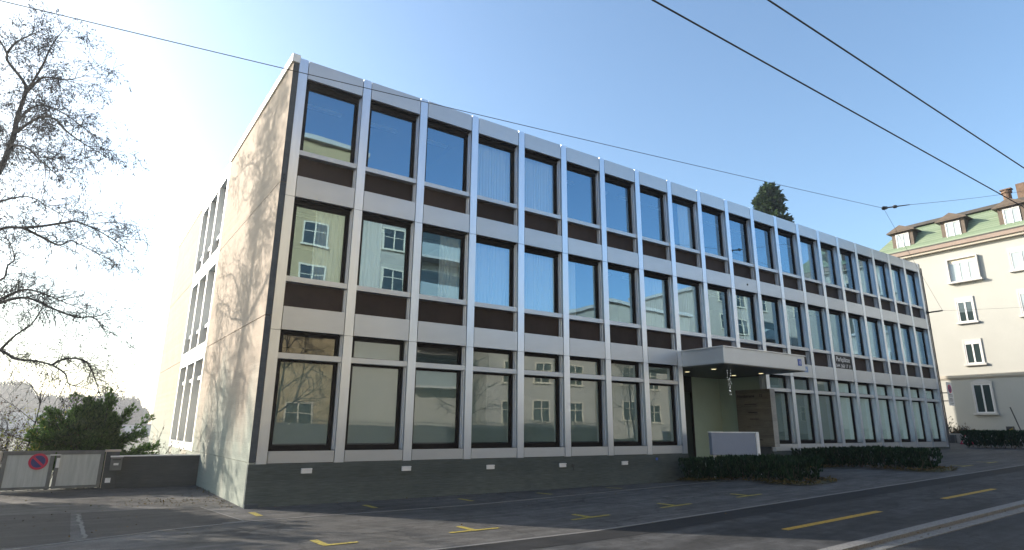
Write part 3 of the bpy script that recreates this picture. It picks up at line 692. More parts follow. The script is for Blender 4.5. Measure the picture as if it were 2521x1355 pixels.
hedge('low dark hedge far off beside the pale house, right block cut by the picture edge', 37.2, 38.6, -6.0, -3.0, .95, 6, dens=260)
# planting beds with leaf litter under the hedges
rl = random.Random(17)
def bed(x0, x1, ya, yb, n):
    mb = MB(); k = 20
    cx, cy, rx, ry = (x0+x1)/2, (ya+yb)/2, (x1-x0)/2, (yb-ya)/2
    poly = []
    for i in range(k):
        a = 2*math.pi*i/k; e = .45
        c, s = math.cos(a), math.sin(a); poly.append((cx+rx*math.copysign(abs(c)**e, c), cy+ry*math.copysign(abs(s)**e, s)))
    mb.face(*[(x, y, G(x, y)+.014) for x, y in poly]); tag(add('planting_bed', mb, M['earth']), kind='structure')
    lm = MB()
    for _ in range(n):
        a = rl.uniform(0, 6.28); q = rl.random()**.4
        c, s = math.cos(a), math.sin(a); x = cx+rx*1.03*q*math.copysign(abs(c)**.5, c); y = cy+ry*1.03*q*math.copysign(abs(s)**.5, s)
        p = Vector((x, y, G(x, y)+.02+rl.random()*.05)); d = Vector((rl.uniform(-1, 1), rl.uniform(-1, 1), rl.uniform(-.1, .5))).normalized()
        leafquad(lm, p, Vector((rl.uniform(-.5, .5), rl.uniform(-.5, .5), 1)).normalized(), d, rl.uniform(.05, .12), rl.uniform(.015, .035))
    tag(add('leaf_litter', lm, M['litter']), 'fallen leaves and low weeds under the hedge', kind='stuff')
bed(13.35, 15.75, -4.95, -.1, 2200); bed(20.2, 22.4, -5.6, -.1, 1800)
# fallen leaves on the yard and drive
lm = MB()
def scatter(n, fx, fy, s0=.03, s1=.07):
    for _ in range(n):
        x, y = fx(), fy()
        p = Vector((x, y, G(x, y)+.009)); d = Vector((rl.uniform(-1, 1), rl.uniform(-1, 1), rl.uniform(0, .35))).normalized()
        leafquad(lm, p, Vector((rl.uniform(-.4, .4), rl.uniform(-.4, .4), 1)).normalized(), d, rl.uniform(s0, s1), rl.uniform(.010, .022))
scatter(190, lambda: rl.gauss(-1.6, .55), lambda: rl.gauss(2.0, .55)); scatter(160, lambda: rl.uniform(-7, -.5), lambda: rl.uniform(-2, 5.8), .025, .055)
scatter(120, lambda: -.42-abs(rl.gauss(0, .12)), lambda: rl.uniform(.1, 5.5)); scatter(70, lambda: rl.uniform(-1, 14), lambda: -abs(rl.gauss(.05, .12))-.03)
scatter(60, lambda: rl.uniform(-4, 18), lambda: rl.uniform(-9.5, -2), .025, .05); scatter(60, lambda: rl.uniform(5, 18), lambda: rl.uniform(-10.1, -9.75), .025, .05)
tag(add('fallen_leaves', lm, M['litter']), 'scattered fallen leaves on the drive and forecourt', kind='stuff')

# ------------------------------------------------------------------ yard wall, gate, mailbox
YW = 6.33
yw = empty('yard_wall', (-1.5, YW, -.93), 'low dark grey concrete yard wall running to the building side wall', 'wall')
add('wall', MB().box(-2.6, -.50, YW, YW+.22, -1.3, -.055), M['yardwall'], yw)
add('wall_cap', MB().box(-2.6, -.50, YW-.02, YW+.24, -.053, -.025), M['coping'], yw)
mb = MB().box(-2.93, -2.605, YW-.02, YW+.5, -1.3, .09); add('pillar', mb, M['yardwall'], yw)
add('pillar_sun_face', MB().box(-2.945, -2.932, YW, YW+.49, -.9, .08), M['stucco_sunlit'], yw)  # pale plate paints the sunlight on the pillar's left side
add('pillar_cap', MB().box(-2.97, -2.58, YW-.05, YW+.53, .092, .135), M['stucco_sunlit'], yw)
add('cover_plate', MB().box(-2.86, -2.73, YW-.03, YW-.022, -.76, -.63), M['white_metal'], yw)
mbx = empty('mailbox', (-2.66, YW-.1, -.42), 'small grey metal letter box fixed to the gate pillar', 'mailbox')
bevel(add('box', MB().box(-2.80, -2.52, YW-.16, YW-.022, -.42, -.06), M['gateframe'], mbx), .008)
bevel(add('lid', MB().box(-2.82, -2.50, YW-.19, YW-.022, -.058, -.02), M['white_metal'], mbx), .006)
add('slot', MB().box(-2.76, -2.56, YW-.166, YW-.161, -.14, -.12), M['black'], mbx); add('label_plate', MB().box(-2.72, -2.60, YW-.164, YW-.1605, -.28, -.22), M['white'], mbx)
gt = empty('metal_gate', (-4.1, YW, -.93), 'double leaf grey sheet metal yard gate with streaked panels', 'gate')
def leaf(x0, x1):
    g0, g1 = -.87, .10; f = MB()
    f.box(x0, x0+.09, YW, YW+.06, g0, g1); f.box(x1-.09, x1, YW, YW+.06, g0, g1); f.box(x0+.09, x1-.09, YW, YW+.06, g1-.07, g1); f.box(x0+.09, x1-.09, YW, YW+.06, g0, g0+.07)
    l = add('gate_leaf', f, M['gateframe'], gt); bevel(l, .005)
    add('gate_panel', MB().box(x0+.09, x1-.09, YW+.02, YW+.04, g0+.07, g1-.07), M['gatepanel'], l); return l
leaf(-5.23, -4.12); leaf(-4.08, -2.97)
add('gate_rail', MB().box(-5.24, -2.97, YW-.01, YW+.07, .102, .135), M['gateframe'], gt)
add('handle', MB().tube([(-4.02, YW-.05, -.25), (-4.02, YW-.06, -.10)], .014, 8).box(-4.06, -3.98, YW-.02, YW-.001, -.32, -.06), M['white_metal'], gt)
add('latch', MB().box(-4.22, -3.98, YW-.03, YW-.002, .01, .035), M['white_metal'], gt)
add('gate_post', MB().box(-5.42, -5.26, YW-.03, YW+.14, -1.2, .12), M['stucco_sunlit'], gt)
def noparking(root, c, r, facing=(0, -1, 0), tilt=None):
    """disc, red ring and bar, blue field; built in the x-z plane facing -y"""
    x, y, z = c
    add('disc', MB().cyl((x, y, z), (x, y-.004, z), r, 40), M['red'], root)
    add('field', MB().cyl((x, y-.0045, z), (x, y-.006, z), r*.74, 40), M['signblue'], root)
    s = r*.74*.98; w = r*.13; a = math.cos(R(45)); mb = MB()
    P = [(-s*a-w*a, s*a-w*a), (-s*a+w*a, s*a+w*a), (s*a+w*a, -s*a+w*a), (s*a-w*a, -s*a-w*a)]
    mb.prism([(x+p*.96, z+q*.96) for p, q in P][::-1], y-.0085, y-.0065, 'xzy'); add('bar', mb, M['red'], root)
np1 = empty('no_parking_sign', (-4.46, YW-.02, -.14), 'large round red and blue no parking disc on the grey gate', 'sign')
noparking(np1, (-4.46, YW-.006, -.145), .215)
# sign at the far end of the building
np2 = empty('no_parking_sign', (36.6, -.3, 2.6), 'small white no parking plate on a bracket at the far facade corner', 'sign')
bevel(add('plate', MB().box(36.32, 36.98, -.31, -.285, 2.25, 3.55), M['white'], np2), .004)
noparking(np2, (36.65, -.312, 3.18), .235)
add('bracket', MB().tube([(36.24, .05, 2.95), (36.36, -.28, 2.95)], .03, 6).tube([(36.24, .05, 2.5), (36.36, -.28, 2.5)], .03, 6), M['darkgrey'], np2)
mb = MB()
for i, z in enumerate((2.84, 2.76, 2.62, 2.55, 2.48, 2.36)): mb.box(36.42, 36.42+(.46 if i % 2 else .38), -.3125, -.3105, z, z+.035)
add('small_print', mb, M['gateframe'], np2)

# ------------------------------------------------------------------ trees and bushes
def grow(mb, lv, p, d, L, r, lev, rng, droop=.25, leafn=2, kids=4, spread=.75, k=4, rmin=.0055):
    n = 4 if lev else 3; pts = [Vector(p)]; d = Vector(d).normalized()
    for i in range(n):
        d = (d+rvec(rng)*.20+Vector((0, 0, -droop*(i+1)/n*.35))).normalized(); pts.append(pts[-1]+d*L/n)
    mb.tube(pts, [max(rmin*.6, r*(1-.75*i/n)) for i in range(n+1)], k, False)
    if lev > 0:
        for c in range(kids):
            t = .25+.75*(c+rng.random())/kids; i = min(n-1, int(t*n)); q = pts[i].lerp(pts[i+1], t*n-i)
            dd = (pts[i+1]-pts[i]).normalized(); s = rvec(rng); s = (s-dd*s.dot(dd)).normalized()
            grow(mb, lv, q, dd*(1-spread*.55)+s*spread, L*rng.uniform(.42, .68), max(rmin, r*.55), lev-1, rng, droop, leafn, kids, spread, max(3, k-1), rmin)
    if lev <= 1:
        for _ in range(leafn if lev == 0 else leafn//2):
            lv.append((pts[-1].lerp(pts[1], rng.random()*.8), d.copy()))
def leaves(mb, lv, rng, l0, l1, w=.16, hang=.6):
    for p, d in lv:
        u = (d*.5+rvec(rng)*.6+Vector((0, 0, -hang))).normalized(); leafquad(mb, p+rvec(rng)*.012, rvec(rng), u, rng.uniform(l0, l1), rng.uniform(l0, l1)*w)

LIMBS = {
 'T': [(-7.75,14.63,-2.75),(-7.80,14.5,-0.95),(-8.09,13.77,2.83),(-8.21,12.99,5.63),(-7.99,12.06,8.14),(-7.48,11.29,9.57),(-7.30,11.03,10.81),(-7.32,11.06,11.56),(-7.25,10.99,12.44),(-7.34,11.02,12.94),(-8.01,11.44,13.83),(-8.10,11.52,14.17),(-8.46,11.93,14.82)],
 'U': [(-7.25,10.99,12.44),(-6.80,9.94,13.26),(-6.58,9.26,13.78),(-6.29,8.60,14.07)],
 'A': [(-7.30,11.03,10.81),(-7.19,10.80,10.94),(-6.52,9.55,11.12),(-5.99,8.67,10.83),(-5.53,8.05,10.23),(-4.97,7.47,9.70),(-4.48,7.01,9.32)],
 'B': [(-7.30,11.09,11.42),(-7.02,11.19,12.11),(-6.65,11.57,12.50),(-6.20,11.99,12.56),(-5.74,12.23,12.41),(-5.14,12.30,12.07)],
 'C': [(-7.23,10.96,12.50),(-6.82,10.30,12.93),(-6.48,9.96,12.91),(-5.98,9.44,12.73),(-5.38,8.77,12.77)],
 'D': [(-7.35,10.98,10.27),(-7.11,10.56,10.31),(-6.63,9.61,9.95),(-6.17,8.75,9.33),(-5.71,8.11,8.81),(-5.40,7.76,8.48)],
 'E': [(-8.14,12.60,6.74),(-7.06,10.95,7.33),(-6.33,9.99,7.26),(-5.74,9.24,7.23),(-5.12,8.45,7.25),(-4.81,8.00,7.21),(-4.30,7.50,6.94),(-3.75,7.00,6.56),(-3.37,6.72,6.25)],
 'F': [(-6.33,9.99,7.26),(-5.75,10.40,7.09),(-5.35,10.66,6.99),(-5.08,10.77,7.25),(-4.75,10.95,7.18),(-3.94,11.01,6.86)],
 'G': [(-8.04,13.22,4.51),(-6.89,12.74,5.19),(-6.41,12.68,5.56),(-6.08,12.80,5.66),(-5.66,12.92,5.58),(-5.02,13.18,5.37),(-4.49,13.13,5.20)],
 'H': [(-8.02,13.25,4.37),(-6.68,11.34,4.86),(-5.86,10.04,4.91),(-5.02,8.99,4.47),(-4.29,8.11,4.13),(-3.87,7.48,4.09),(-3.47,7.11,3.59)],
 'I': [(-8.08,13.42,3.95),(-6.47,11.93,3.31),(-5.94,11.30,2.99),(-5.42,10.73,2.92),(-4.85,10.15,2.76),(-4.41,9.71,2.45),(-4.27,9.58,2.14),(-3.82,9.08,2.01)],
 'J': [(-6.47,11.93,3.31),(-6.15,11.92,3.86),(-5.79,12.04,4.30),(-5.60,12.20,4.97),(-5.62,12.42,5.49)],
 'K': [(-4.85,10.15,2.76),(-4.52,10.23,3.00),(-4.00,10.26,2.98),(-3.67,10.42,2.54),(-3.38,10.69,1.86)],
 'M': [(-8.18,12.79,6.19),(-7.06,13.11,5.97),(-6.97,13.35,6.59),(-6.85,13.55,6.91),(-7.17,14.03,7.66),(-7.58,14.53,8.11)],
 'N': [(-7.99,12.06,8.14),(-7.48,12.53,8.76),(-6.97,12.69,9.12),(-6.59,12.91,9.22),(-6.18,13.07,9.04),(-5.66,13.28,8.83)],
 'O': [(-7.99,12.06,8.14),(-8.64,11.55,9.19),(-9.16,10.93,10.31),(-9.49,10.42,11.47)],
 'P': [(-8.14,12.60,6.74),(-9.49,13.81,7.73),(-10.98,15.20,8.46),(-12.27,16.72,8.33)],
 'Q': [(-8.04,13.22,4.51),(-9.09,12.81,4.90),(-10.10,12.66,4.75),(-10.72,12.64,4.13)],
 'R': [(-7.48,11.29,9.57),(-8.34,12.35,11.17),(-9.06,13.08,12.79),(-9.66,13.59,14.42)],
 'S': [(-8.10,11.52,14.17),(-7.83,11.00,14.44),(-7.32,10.26,14.54),(-6.94,9.74,14.60)],
}
def spline(P, n=4):
    P = [Vector(p) for p in P]; out = []
    for i in range(len(P)-1):
        a = P[max(0, i-1)]; b = P[i]; c = P[i+1]; d = P[min(len(P)-1, i+2)]
        for j in range(n):
            t = j/n; out.append(.5*((2*b)+(c-a)*t+(2*a-5*b+4*c-d)*t*t+(3*b-a-3*c+d)*t**3))
    return out+[P[-1]]
rt = random.Random(21)
tr = empty('bare_tree', (-7.75, 14.63, -2.6), 'tall nearly bare tree with drooping dark branches and withered leaf tufts behind the gate', 'tree')
wood = MB(); lv = []
for key, P in LIMBS.items():
    S = spline(P); n = len(S)
    r0, r1 = {'T': (.15, .03), 'E': (.062, .014), 'I': (.062, .012), 'G': (.07, .012), 'H': (.065, .012), 'A': (.07, .012), 'O': (.09, .02), 'P': (.09, .02), 'R': (.09, .02)}.get(key, (.05, .011))
    wood.tube(S, [r0+(r1-r0)*(i/(n-1))**.8 for i in range(n)], 8 if key == 'T' else 6, False)
    upper = key in 'TUABCSDRO'
    acc = 0.0
    for i in range(n-1):
        t = i/(n-1)
        if key == 'T' and S[i].z < 3.5: continue
        acc += (S[i+1]-S[i]).length
        gapl = .21 if upper else .15
        while acc > gapl:
            acc -= gapl
            d = (S[i+1]-S[i]).normalized(); s = rvec(rt); s = (s-d*s.dot(d)).normalized()
            dirn = d*.7+s*.8+Vector((.12, -.05, .12))
            grow(wood, lv, S[i].lerp(S[i+1], rt.random()), dirn, rt.uniform(.55, 1.3)*(1.0 if t > .3 else .8), .014, 2, rt, .5 if not upper else .35, 3 if upper else 1, 5 if upper else 4, .75, 4, .0085)
    grow(wood, lv, S[-1], S[-1]-S[-2], .9, .012, 2, rt, .5, 4 if upper else 2, 4)
add('trunk', wood, M['bark'], tr)
lf = MB(); leaves(lf, lv, rt, .05, .11, .17); add('foliage', lf, M['pods'], tr)

def bare_tree(label, x, y, h, seed, r=.12, lean=(0, 0), group=None, name='bare_tree', lmat=None, lev=3, kids=5, leafn=0, rmin=.007):
    rr = random.Random(seed); root = empty(name, (x, y, G(x, y)), label, 'tree', group); wd = MB(); l2 = []
    base = Vector((x, y, G(x, y)-.1)); pts = [base]; d = Vector((lean[0], lean[1], 1)).normalized()
    for i in range(5): d = (d+rvec(rr)*.08).normalized(); pts.append(pts[-1]+d*h*.16)
    wd.tube(pts, [r*(1-.14*i) for i in range(6)], 8, False)
    for i in range(9):
        q = pts[2+i % 4]; a = i*2.4+rr.random(); s = Vector((math.cos(a), math.sin(a), rr.uniform(.5, 1.2)))
        grow(wd, l2, q, s, h*rr.uniform(.28, .42), r*.40, lev, rr, -.1, leafn, kids, .7, 5, rmin)
    grow(wd, l2, pts[-1], d, h*.35, r*.35, lev, rr, -.1, leafn, kids, .7, 5, rmin)
    add('trunk', wd, M['bark'], root)
    if leafn: lf = MB(); leaves(lf, l2, rr, .05, .11, .3, .2); add('foliage', lf, lmat, root)
    return root
bare_tree('slender leafless young tree rising behind the gate left of the green bush', -5.1, 8.6, 3.6, 5, .035, (.08, 0), lev=2, kids=4, rmin=.004)
def twiggy(label, x, y, h, w, seed, lm, n=40, ln=3, name='shrub'):
    rr = random.Random(seed); root = empty(name, (x, y, G(x, y)), label, 'shrub'); wd = MB(); l2 = []
    for i in range(n):
        a = rr.uniform(0, 6.28); s = Vector((math.cos(a)*w*.8, math.sin(a)*w*.8, h))*rr.uniform(.7, 1)
        grow(wd, l2, (x+rr.gauss(0, w*.35), y+rr.gauss(0, w*.35), G(x, y)-.1), s, s.length*.8, .012, 2, rr, .1, ln, 4, .6, 4, .004)
    add('stem', wd, M['bark'], root); lf = MB(); leaves(lf, l2, rr, .04, .09, .3, .1); add('foliage', lf, lm, root)
twiggy('twiggy rust tinged shrub at the left edge above the gate', -5.75, 8.2, 2.6, .9, 31, M['redleaf'], 36, 2)
twiggy('sparse shrub at the left flank of the green bush, coloured yellow as if sunlit', -4.35, 7.9, 2.5, .55, 32, M['sunlit_leaf'], 16, 5)
twiggy('thin dark twigs of a climbing shrub between green bush and building', -1.35, 8.6, 1.9, .45, 33, M['redleaf'], 9, 1)
# green conifer bush
rb = random.Random(41); bx, by = -3.45, 8.1
cb = empty('conifer_bush', (bx, by, G(bx, by)), 'dense green feathery conifer bush above the yard gate', 'bush'); lf = MB(); st = MB()
tips = []
for i in range(210):
    a = rb.uniform(0, 6.28); el = rb.uniform(.08, 1.45); rad = rb.uniform(.55, 1.12)*(1+.18*math.sin(a*3+el*4))
    tip = Vector((bx+1.65*math.cos(a)*math.cos(el)*rad, by+1.15*math.sin(a)*math.cos(el)*rad, G(bx, by)+.75+2.1*math.sin(el)*rad*(1-.10*math.cos(a)**2)))
    base = Vector((bx+rb.gauss(0, .3), by+rb.gauss(0, .25), G(bx, by)+rb.uniform(.1, .6)))
    mid = base.lerp(tip, .55)+Vector((0, 0, .18)); pts = spline([base, mid, tip], 5); st.tube(pts, [.018-.0014*j for j in range(len(pts))], 4, False)
    for j in range(3, len(pts)):
        dd = (pts[j]-pts[j-1]).normalized()
        for q in range(22):
            s = rvec(rb); s = (s-dd*s.dot(dd)); p = pts[j-1].lerp(pts[j], rb.random())+s*rb.uniform(0, .15)
            u = (dd*.8+s*.7+Vector((0, 0, .15))).normalized(); L = rb.uniform(.07, .15); nn = rvec(rb)
            leafquad(lf, p, nn, u, L, L*.12); leafquad(lf, p, nn, (u+u.cross(nn)*.6).normalized(), L*.8, L*.10); leafquad(lf, p, nn, (u-u.cross(nn)*.6).normalized(), L*.8, L*.10)
add('stem', st, M['bark'], cb); add('foliage', lf, M['conifer'], cb)

def leafy_tree(label, x, y, zb, h, rad, seed, mt, conic=False, n=120, per=60, lsz=.35, name='tree', group=None, zr=(.62, .36)):
    rr = random.Random(seed); root = empty(name, (x, y, zb), label, 'tree', group); lf = MB(); st = MB()
    st.tube([(x, y, zb-.2), (x+.1, y, zb+h*.5), (x, y, zb+h*.93)], [h*.02, h*.012, h*.003], 7)
    for i in range(n):
        if conic:
            t = rr.random()**.8; z = zb+h*(.12+.86*t); rr_ = rad*((1-t)**.75*.95+.06)*rr.uniform(.55, 1.08); a = rr.uniform(0, 6.28); c = Vector((x+rr_*math.cos(a), y+rr_*math.sin(a), z)); cs = rad*.26*(1-.55*t)
        else:
            v = rvec(rr)*rr.uniform(.45, 1)**.6; c = Vector((x+v.x*rad, y+v.y*rad, zb+h*zr[0]+v.z*h*zr[1])); cs = rad*.26
        st.tube([(x, y, c.z-.3*rad*.6), c], [h*.004, h*.0015], 4, False)
        for q in range(per):
            p = c+rvec(rr)*cs*rr.random()**.5; u = (p-Vector((x, y, c.z))).normalized()*.6+rvec(rr)*.8
            if u.length < .1: continue
            leafquad(lf, p, rvec(rr), u.normalized(), lsz*rr.uniform(.6, 1.2), lsz*.28)
    add('crown', lf, mt, root); add('trunk', st, M['bark'], root); return root
leafy_tree('bushy dark conifer top rising above the office roof', 49.6, 17.4, -1.0, 26.2, 4.6, 61, M['roofconifer'], True, 210, 70, .50, 'conifer_tree')
# hazy distance on the left: trees and long low buildings
FT = [(-24, 175, 12, 6), (-15, 182, 9, 5), (-9, 176, 8.5, 5), (-3.5, 172, 9.5, 4.2), (0.6, 168, 8.8, 3.6), (4.2, 166, 6.0, 1.8), (-33, 185, 12, 7), (-40, 170, 13, 7)]
FL = ['pale hazy distant tree, second from the left edge', 'pale hazy distant tree above the long low building', 'small hazy distant tree right of the low building', 'tall round hazy distant tree behind the green bush',
      'hazy distant tree at the right end of the far row', 'tiny dark hazy tree beside the building wall', 'hazy distant tree at the left edge', 'hazy distant tree beyond the left edge']
for i, (x, y, h, rd) in enumerate([(-3.1+(a+3.1)*1.8, -15+(b+15)*1.8, c*1.8, d*1.8) for a, b, c, d in FT]): leafy_tree(FL[i], x, y, G(x, y), h+1.2, rd, 70+i, M['fartree'], False, 150, 80, 1.0, 'distant_tree', 'hazy distant trees beyond the yard')
def slab_building(label, x0, x1, y0, y1, z1, wins):
    root = empty('distant_building', ((x0+x1)/2, y0, G(x0, y0)), label, 'building'); zb = G(x0, y0)
    add('wall', MB().box(x0, x1, y0, y1, zb-.3, z1), M['greyhouse'], root); add('roof', MB().box(x0-.4, x1+.4, y0-.4, y1+.4, z1+.002, z1+.35), M['roofdark'], root)
    me = MB().box(-.9, .9, -.06, -.004, -.7, .7).mesh('window', M['winglass']); n = int((x1-x0)/4)
    for k in range(n): link('window', me, root, (x0+2+k*4, y0, z1-2.0))
slab_building('long low hazy building far behind the gate', -85, -15, 282, 300, 5.0, 5)
slab_building('low flat hazy building seen just left of the side wall', -3.0, 28, 264, 280, .6, 3)

# ------------------------------------------------------------------ pale house on the right
HX = 46.0; HY0, HY1 = -13.0, 6.6; HZ = -.3
H = empty('pale_house', (HX, -3, HZ), 'tall sunlit cream house with green mansard roof and brown dormers', 'house')
add('wall', MB().box(HX, HX+11, HY0, HY1, HZ-.5, 13.55), M['cream'], H)
add('string_course', MB().box(HX-.10, HX-.002, HY0, HY1, 4.42, 4.62).box(HX-.05, HX-.002, HY0, HY1, 4.35, 4.417), M['eaves'], H)
add('cornice', MB().box(HX-.32, HX+11, HY0-.3, HY1+.3, 13.552, 13.72), M['eaves'], H)
add('gutter', MB().box(HX-.45, HX+11.1, HY0-.4, HY1+.4, 13.722, 14.0), M['cornice'], H)
mb = MB()
a = [(HX-.42, HY0-.35, 14.0), (HX-.42, HY1+.35, 14.0), (HX+11.1, HY1+.35, 14.0), (HX+11.1, HY0-.35, 14.0)]
b = [(HX+1.45, HY0+1.4, 16.25), (HX+1.45, HY1-1.5, 16.25), (HX+9.5, HY1-1.5, 16.25), (HX+9.5, HY0+1.4, 16.25)]
n = len(mb.v); mb.v += a+b; mb.f += [(0, 4, 5, 1), (1, 5, 6, 2), (2, 6, 7, 3), (3, 7, 4, 0), (4, 7, 6, 5)]
rf = add('mansard_roof', mb, M['tiles'], H)
add('roof_edge', MB().box(HX+1.2, HX+9.7, HY0+1.1, HY1-1.25, 16.252, 16.48), M['roofdark'], rf)
add('eaves_edge', MB().box(HX-.47, HX-.40, HY0-.4, HY1+.4, 14.0, 14.09), M['roofdark'], rf)
def dormer(y):
    x0 = HX+.05; d = MB(); d.box(x0, HX+2.0, y-.74, y+.74, 14.12, 15.74)
    o = add('dormer', d, M['dormer'], H, (x0, y, 14.15))
    r_ = MB().prism([(y-.98, 15.70), (y+.98, 15.70), (y+.98, 15.77), (y, 16.24), (y-.98, 15.77)], x0-.28, HX+2.4, 'yzx'); add('dormer_roof', r_, M['dormer'], o)
    add('pediment', MB().prism([(y-.72, 15.80), (y+.72, 15.80), (y, 16.13)], x0-.30, x0-.282, 'yzx'), M['dormer'], o)
    f = MB(); f.box(x0-.05, x0-.003, y-.46, y+.46, 14.17, 14.25); f.box(x0-.05, x0-.003, y-.46, y+.46, 15.52, 15.60)
    for c, w in ((-.42, .04), (0, .045), (.42, .04)): f.box(x0-.05, x0-.003, y+c-w, y+c+w, 14.25, 15.52)
    add('window_frame', f, M['white'], o); add('pane', MB().box(x0-.02, x0-.004, y-.38, y-.045, 14.25, 15.52).box(x0-.02, x0-.004, y+.045, y+.38, 14.25, 15.52), M['paleglass'], o)
for y in (4.55, 1.2, -2.25, -5.8, -9.3): dormer(y)
def hwin(y0, y1, z0, z1, n=2, shut=0.2, box=False, arch=False, gl='winglass'):
    t = .085; x = HX; o = (HX, (y0+y1)/2, z0); f = MB(); pr = .22 if box else .07
    f.box(x-pr, x-.002, y0-t, y0, z0, z1); f.box(x-pr, x-.002, y1, y1+t, z0, z1)
    if not arch: f.box(x-pr, x-.002, y0-t, y1+t, z1+.001, z1+t)
    else:
        k = 10; P = [(y0-t, z1+.001)]+[(y0-t+(y1-y0+2*t)*i/k, z1+.14+.20*math.sin(math.pi*i/k)) for i in range(k+1)]+[(y1+t, z1+.001)]
        Q = P; f.prism(Q, x-pr, x-.002, 'yzx')
    w = add('window', f, M['stonetrim'], H, o)
    add('sill', MB().box(x-pr-.12, x-.002, y0-t-.1, y1+t+.1, z0-.13, z0-.002), M['stonetrim'], w)
    if shut: add('shutter_box', MB().box(x-.06, x-.002, y0, y1, z1-shut, z1), M['shutter'], w)
    zt = z1-shut-.002; fr = MB(); c = .065
    fr.box(x-.05, x-.002, y0, y0+c, z0, zt); fr.box(x-.05, x-.002, y1-c, y1, z0, zt); fr.box(x-.05, x-.002, y0+c, y1-c, z0, z0+c); fr.box(x-.05, x-.002, y0+c, y1-c, zt-c, zt)
    pn = MB()
    for i in range(n):
        a = y0+c+(y1-y0-2*c)*i/n; b_ = y0+c+(y1-y0-2*c)*(i+1)/n
        if i: fr.box(x-.05, x-.002, a-.045, a+.045, z0+c, zt-c)
        pn.box(x-.02, x-.003, a+(.045 if i else 0), b_-(.045 if i < n-1 else 0), z0+c, zt-c)
    add('casement', fr, M['white'], w); add('pane', pn, M[gl], w)
hwin(.15, 1.85, 11.15, 12.75, 3, .22, True, gl='paleglass'); hwin(.86, 1.78, 8.25, 9.92, 2, .22); hwin(.86, 1.78, 5.35, 6.95, 2, .20); hwin(.72, 1.74, 2.05, 3.95, 2, 0, arch=True)
hwin(-2.9, -1.72, 11.3, 12.75, 2, .2, gl='paleglass'); hwin(-2.8, -1.75, 8.25, 9.9, 2, .2, gl='paleglass'); hwin(-2.8, -1.75, 5.35, 6.95, 2, .2); hwin(-3.3, -2.2, 2.05, 3.95, 2, 0, arch=True)
for y in (4.6, -5.6, -8.8):
    hwin(y-.5, y+.5, 11.2, 12.8, 2, .2); hwin(y-.5, y+.5, 8.25, 9.9, 2, .2); hwin(y-.5, y+.5, 5.35, 6.95, 2, .2)
add('chimney', MB().cyl((50.2, -1.15, 16.3), (50.2, -1.15, 18.0), .26, 12).cyl((50.2, -1.15, 18.0), (50.2, -1.15, 18.12), .34, 12).box(49.95, 50.45, -1.5, -.8, 18.22, 18.30).box(49.98, 50.03, -1.2, -1.1, 18.12, 18.22).box(50.37, 50.42, -1.2, -1.1, 18.12, 18.22), M['brick'], H)
add('chimney', MB().box(49.7, 50.4, -2.35, -1.85, 16.3, 18.35), M['brick'], H)
# planter wall, shrubs, sign, bollard, post in front of the house
pw = empty('planter_wall', (42.6, 2, 0), 'low grey concrete planter wall in front of the pale house', 'wall')
add('wall', MB().box(42.4, 42.7, .55, 6.5, -.5, .70), M['slabedge'], pw); add('wall_box', MB().box(42.1, 42.395, 1.9, 2.75, .12, .62), M['strip'], pw)
twiggy('low dark evergreen shrub on the planter wall', 43.4, 3.3, 1.35, .8, 81, M['hedge'], 40, 9); twiggy('small reddish shrub on the planter wall, right of the evergreen', 43.5, 1.9, .95, .5, 82, M['redleaf'], 26, 7)
ws = empty('warning_sign', (40.6, .72, .1), 'small red edged triangular warning sign above the far hedge', 'sign')
def tri(mb, cy, cz, s, x0, x1): mb.prism([(cy-s, cz-s*.577), (cy+s, cz-s*.577), (cy, cz+s*1.155)], x0, x1, 'yzx'); return mb
add('plate', tri(MB(), .72, .30, .38, 40.58, 40.6), M['red'], ws); add('face', tri(MB(), .72, .30, .25, 40.572, 40.579), M['white'], ws)
add('mark', MB().box(40.568, 40.571, .69, .75, .28, .48).box(40.568, 40.571, .69, .75, .19, .24), M['black'], ws)
add('base_plate', MB().box(40.58, 40.6, .35, 1.09, -.10, .06), M['white'], ws); add('pole', MB().cyl((40.63, .72, -.4), (40.63, .72, .4), .03, 8), M['darkgrey'], ws)
bo = empty('bollard', (43.2, -.75, .1), 'dark bollard with yellow diagonal stripes before the pale house', 'bollard')
add('post', MB().box(43.05, 43.35, -.92, -.58, -.3, 1.15), M['darkgrey'], bo)
mb = MB()
for z in (.35, .65, .95): mb.prism([(-.92, z), (-.92, z+.13), (-.58, z-.05), (-.58, z-.18)][::-1], 43.044, 43.049, 'yzx')
add('stripe', mb, M['yellow'], bo)
tag(add('steel_post', MB().tube([(43.0, -1.5, 0), (43.0, -1.0, 2.3)], .035, 8), M['darkgrey'], loc=(43, -1.5, 0)), 'thin dark leaning post at the right edge before the pale house', 'post')

# ------------------------------------------------------------------ overhead wires
def wire(name, pts, r, label, grp=None, mt='black'):
    return tag(add(name, MB().tube(pts, r, 6), M[mt], loc=pts[0]), label, 'overhead wire', grp)
def sag(a, b, s, n=24):
    a, b = Vector(a), Vector(b); return [tuple(a.lerp(b, i/n)-Vector((0, 0, 4*s*(i/n)*(1-i/n)))) for i in range(n+1)]
wire('trolley_wire', sag((-45, -11.1, 5.5), (75, -11.15, 5.55), 0.0), .011, 'thick dark overhead contact wire, the one nearer the office building', 'overhead contact wires above the road')
wire('trolley_wire', sag((-45, -11.86, 5.5), (75, -11.86, 5.5), 0.0), .011, 'thick dark overhead contact wire, the one farther from the office building', 'overhead contact wires above the road')
JN = Vector((23.96, -3.67, 10.305)); TIP = (36.2, -.80, 7.585)
wire('span_wire', sag((-6.965, -3.302, 7.50), JN, 0.06), .008, 'thin long span wire crossing in front of the office roof from the left edge')
EN = Vector((46.0, -5.45, 16.25))
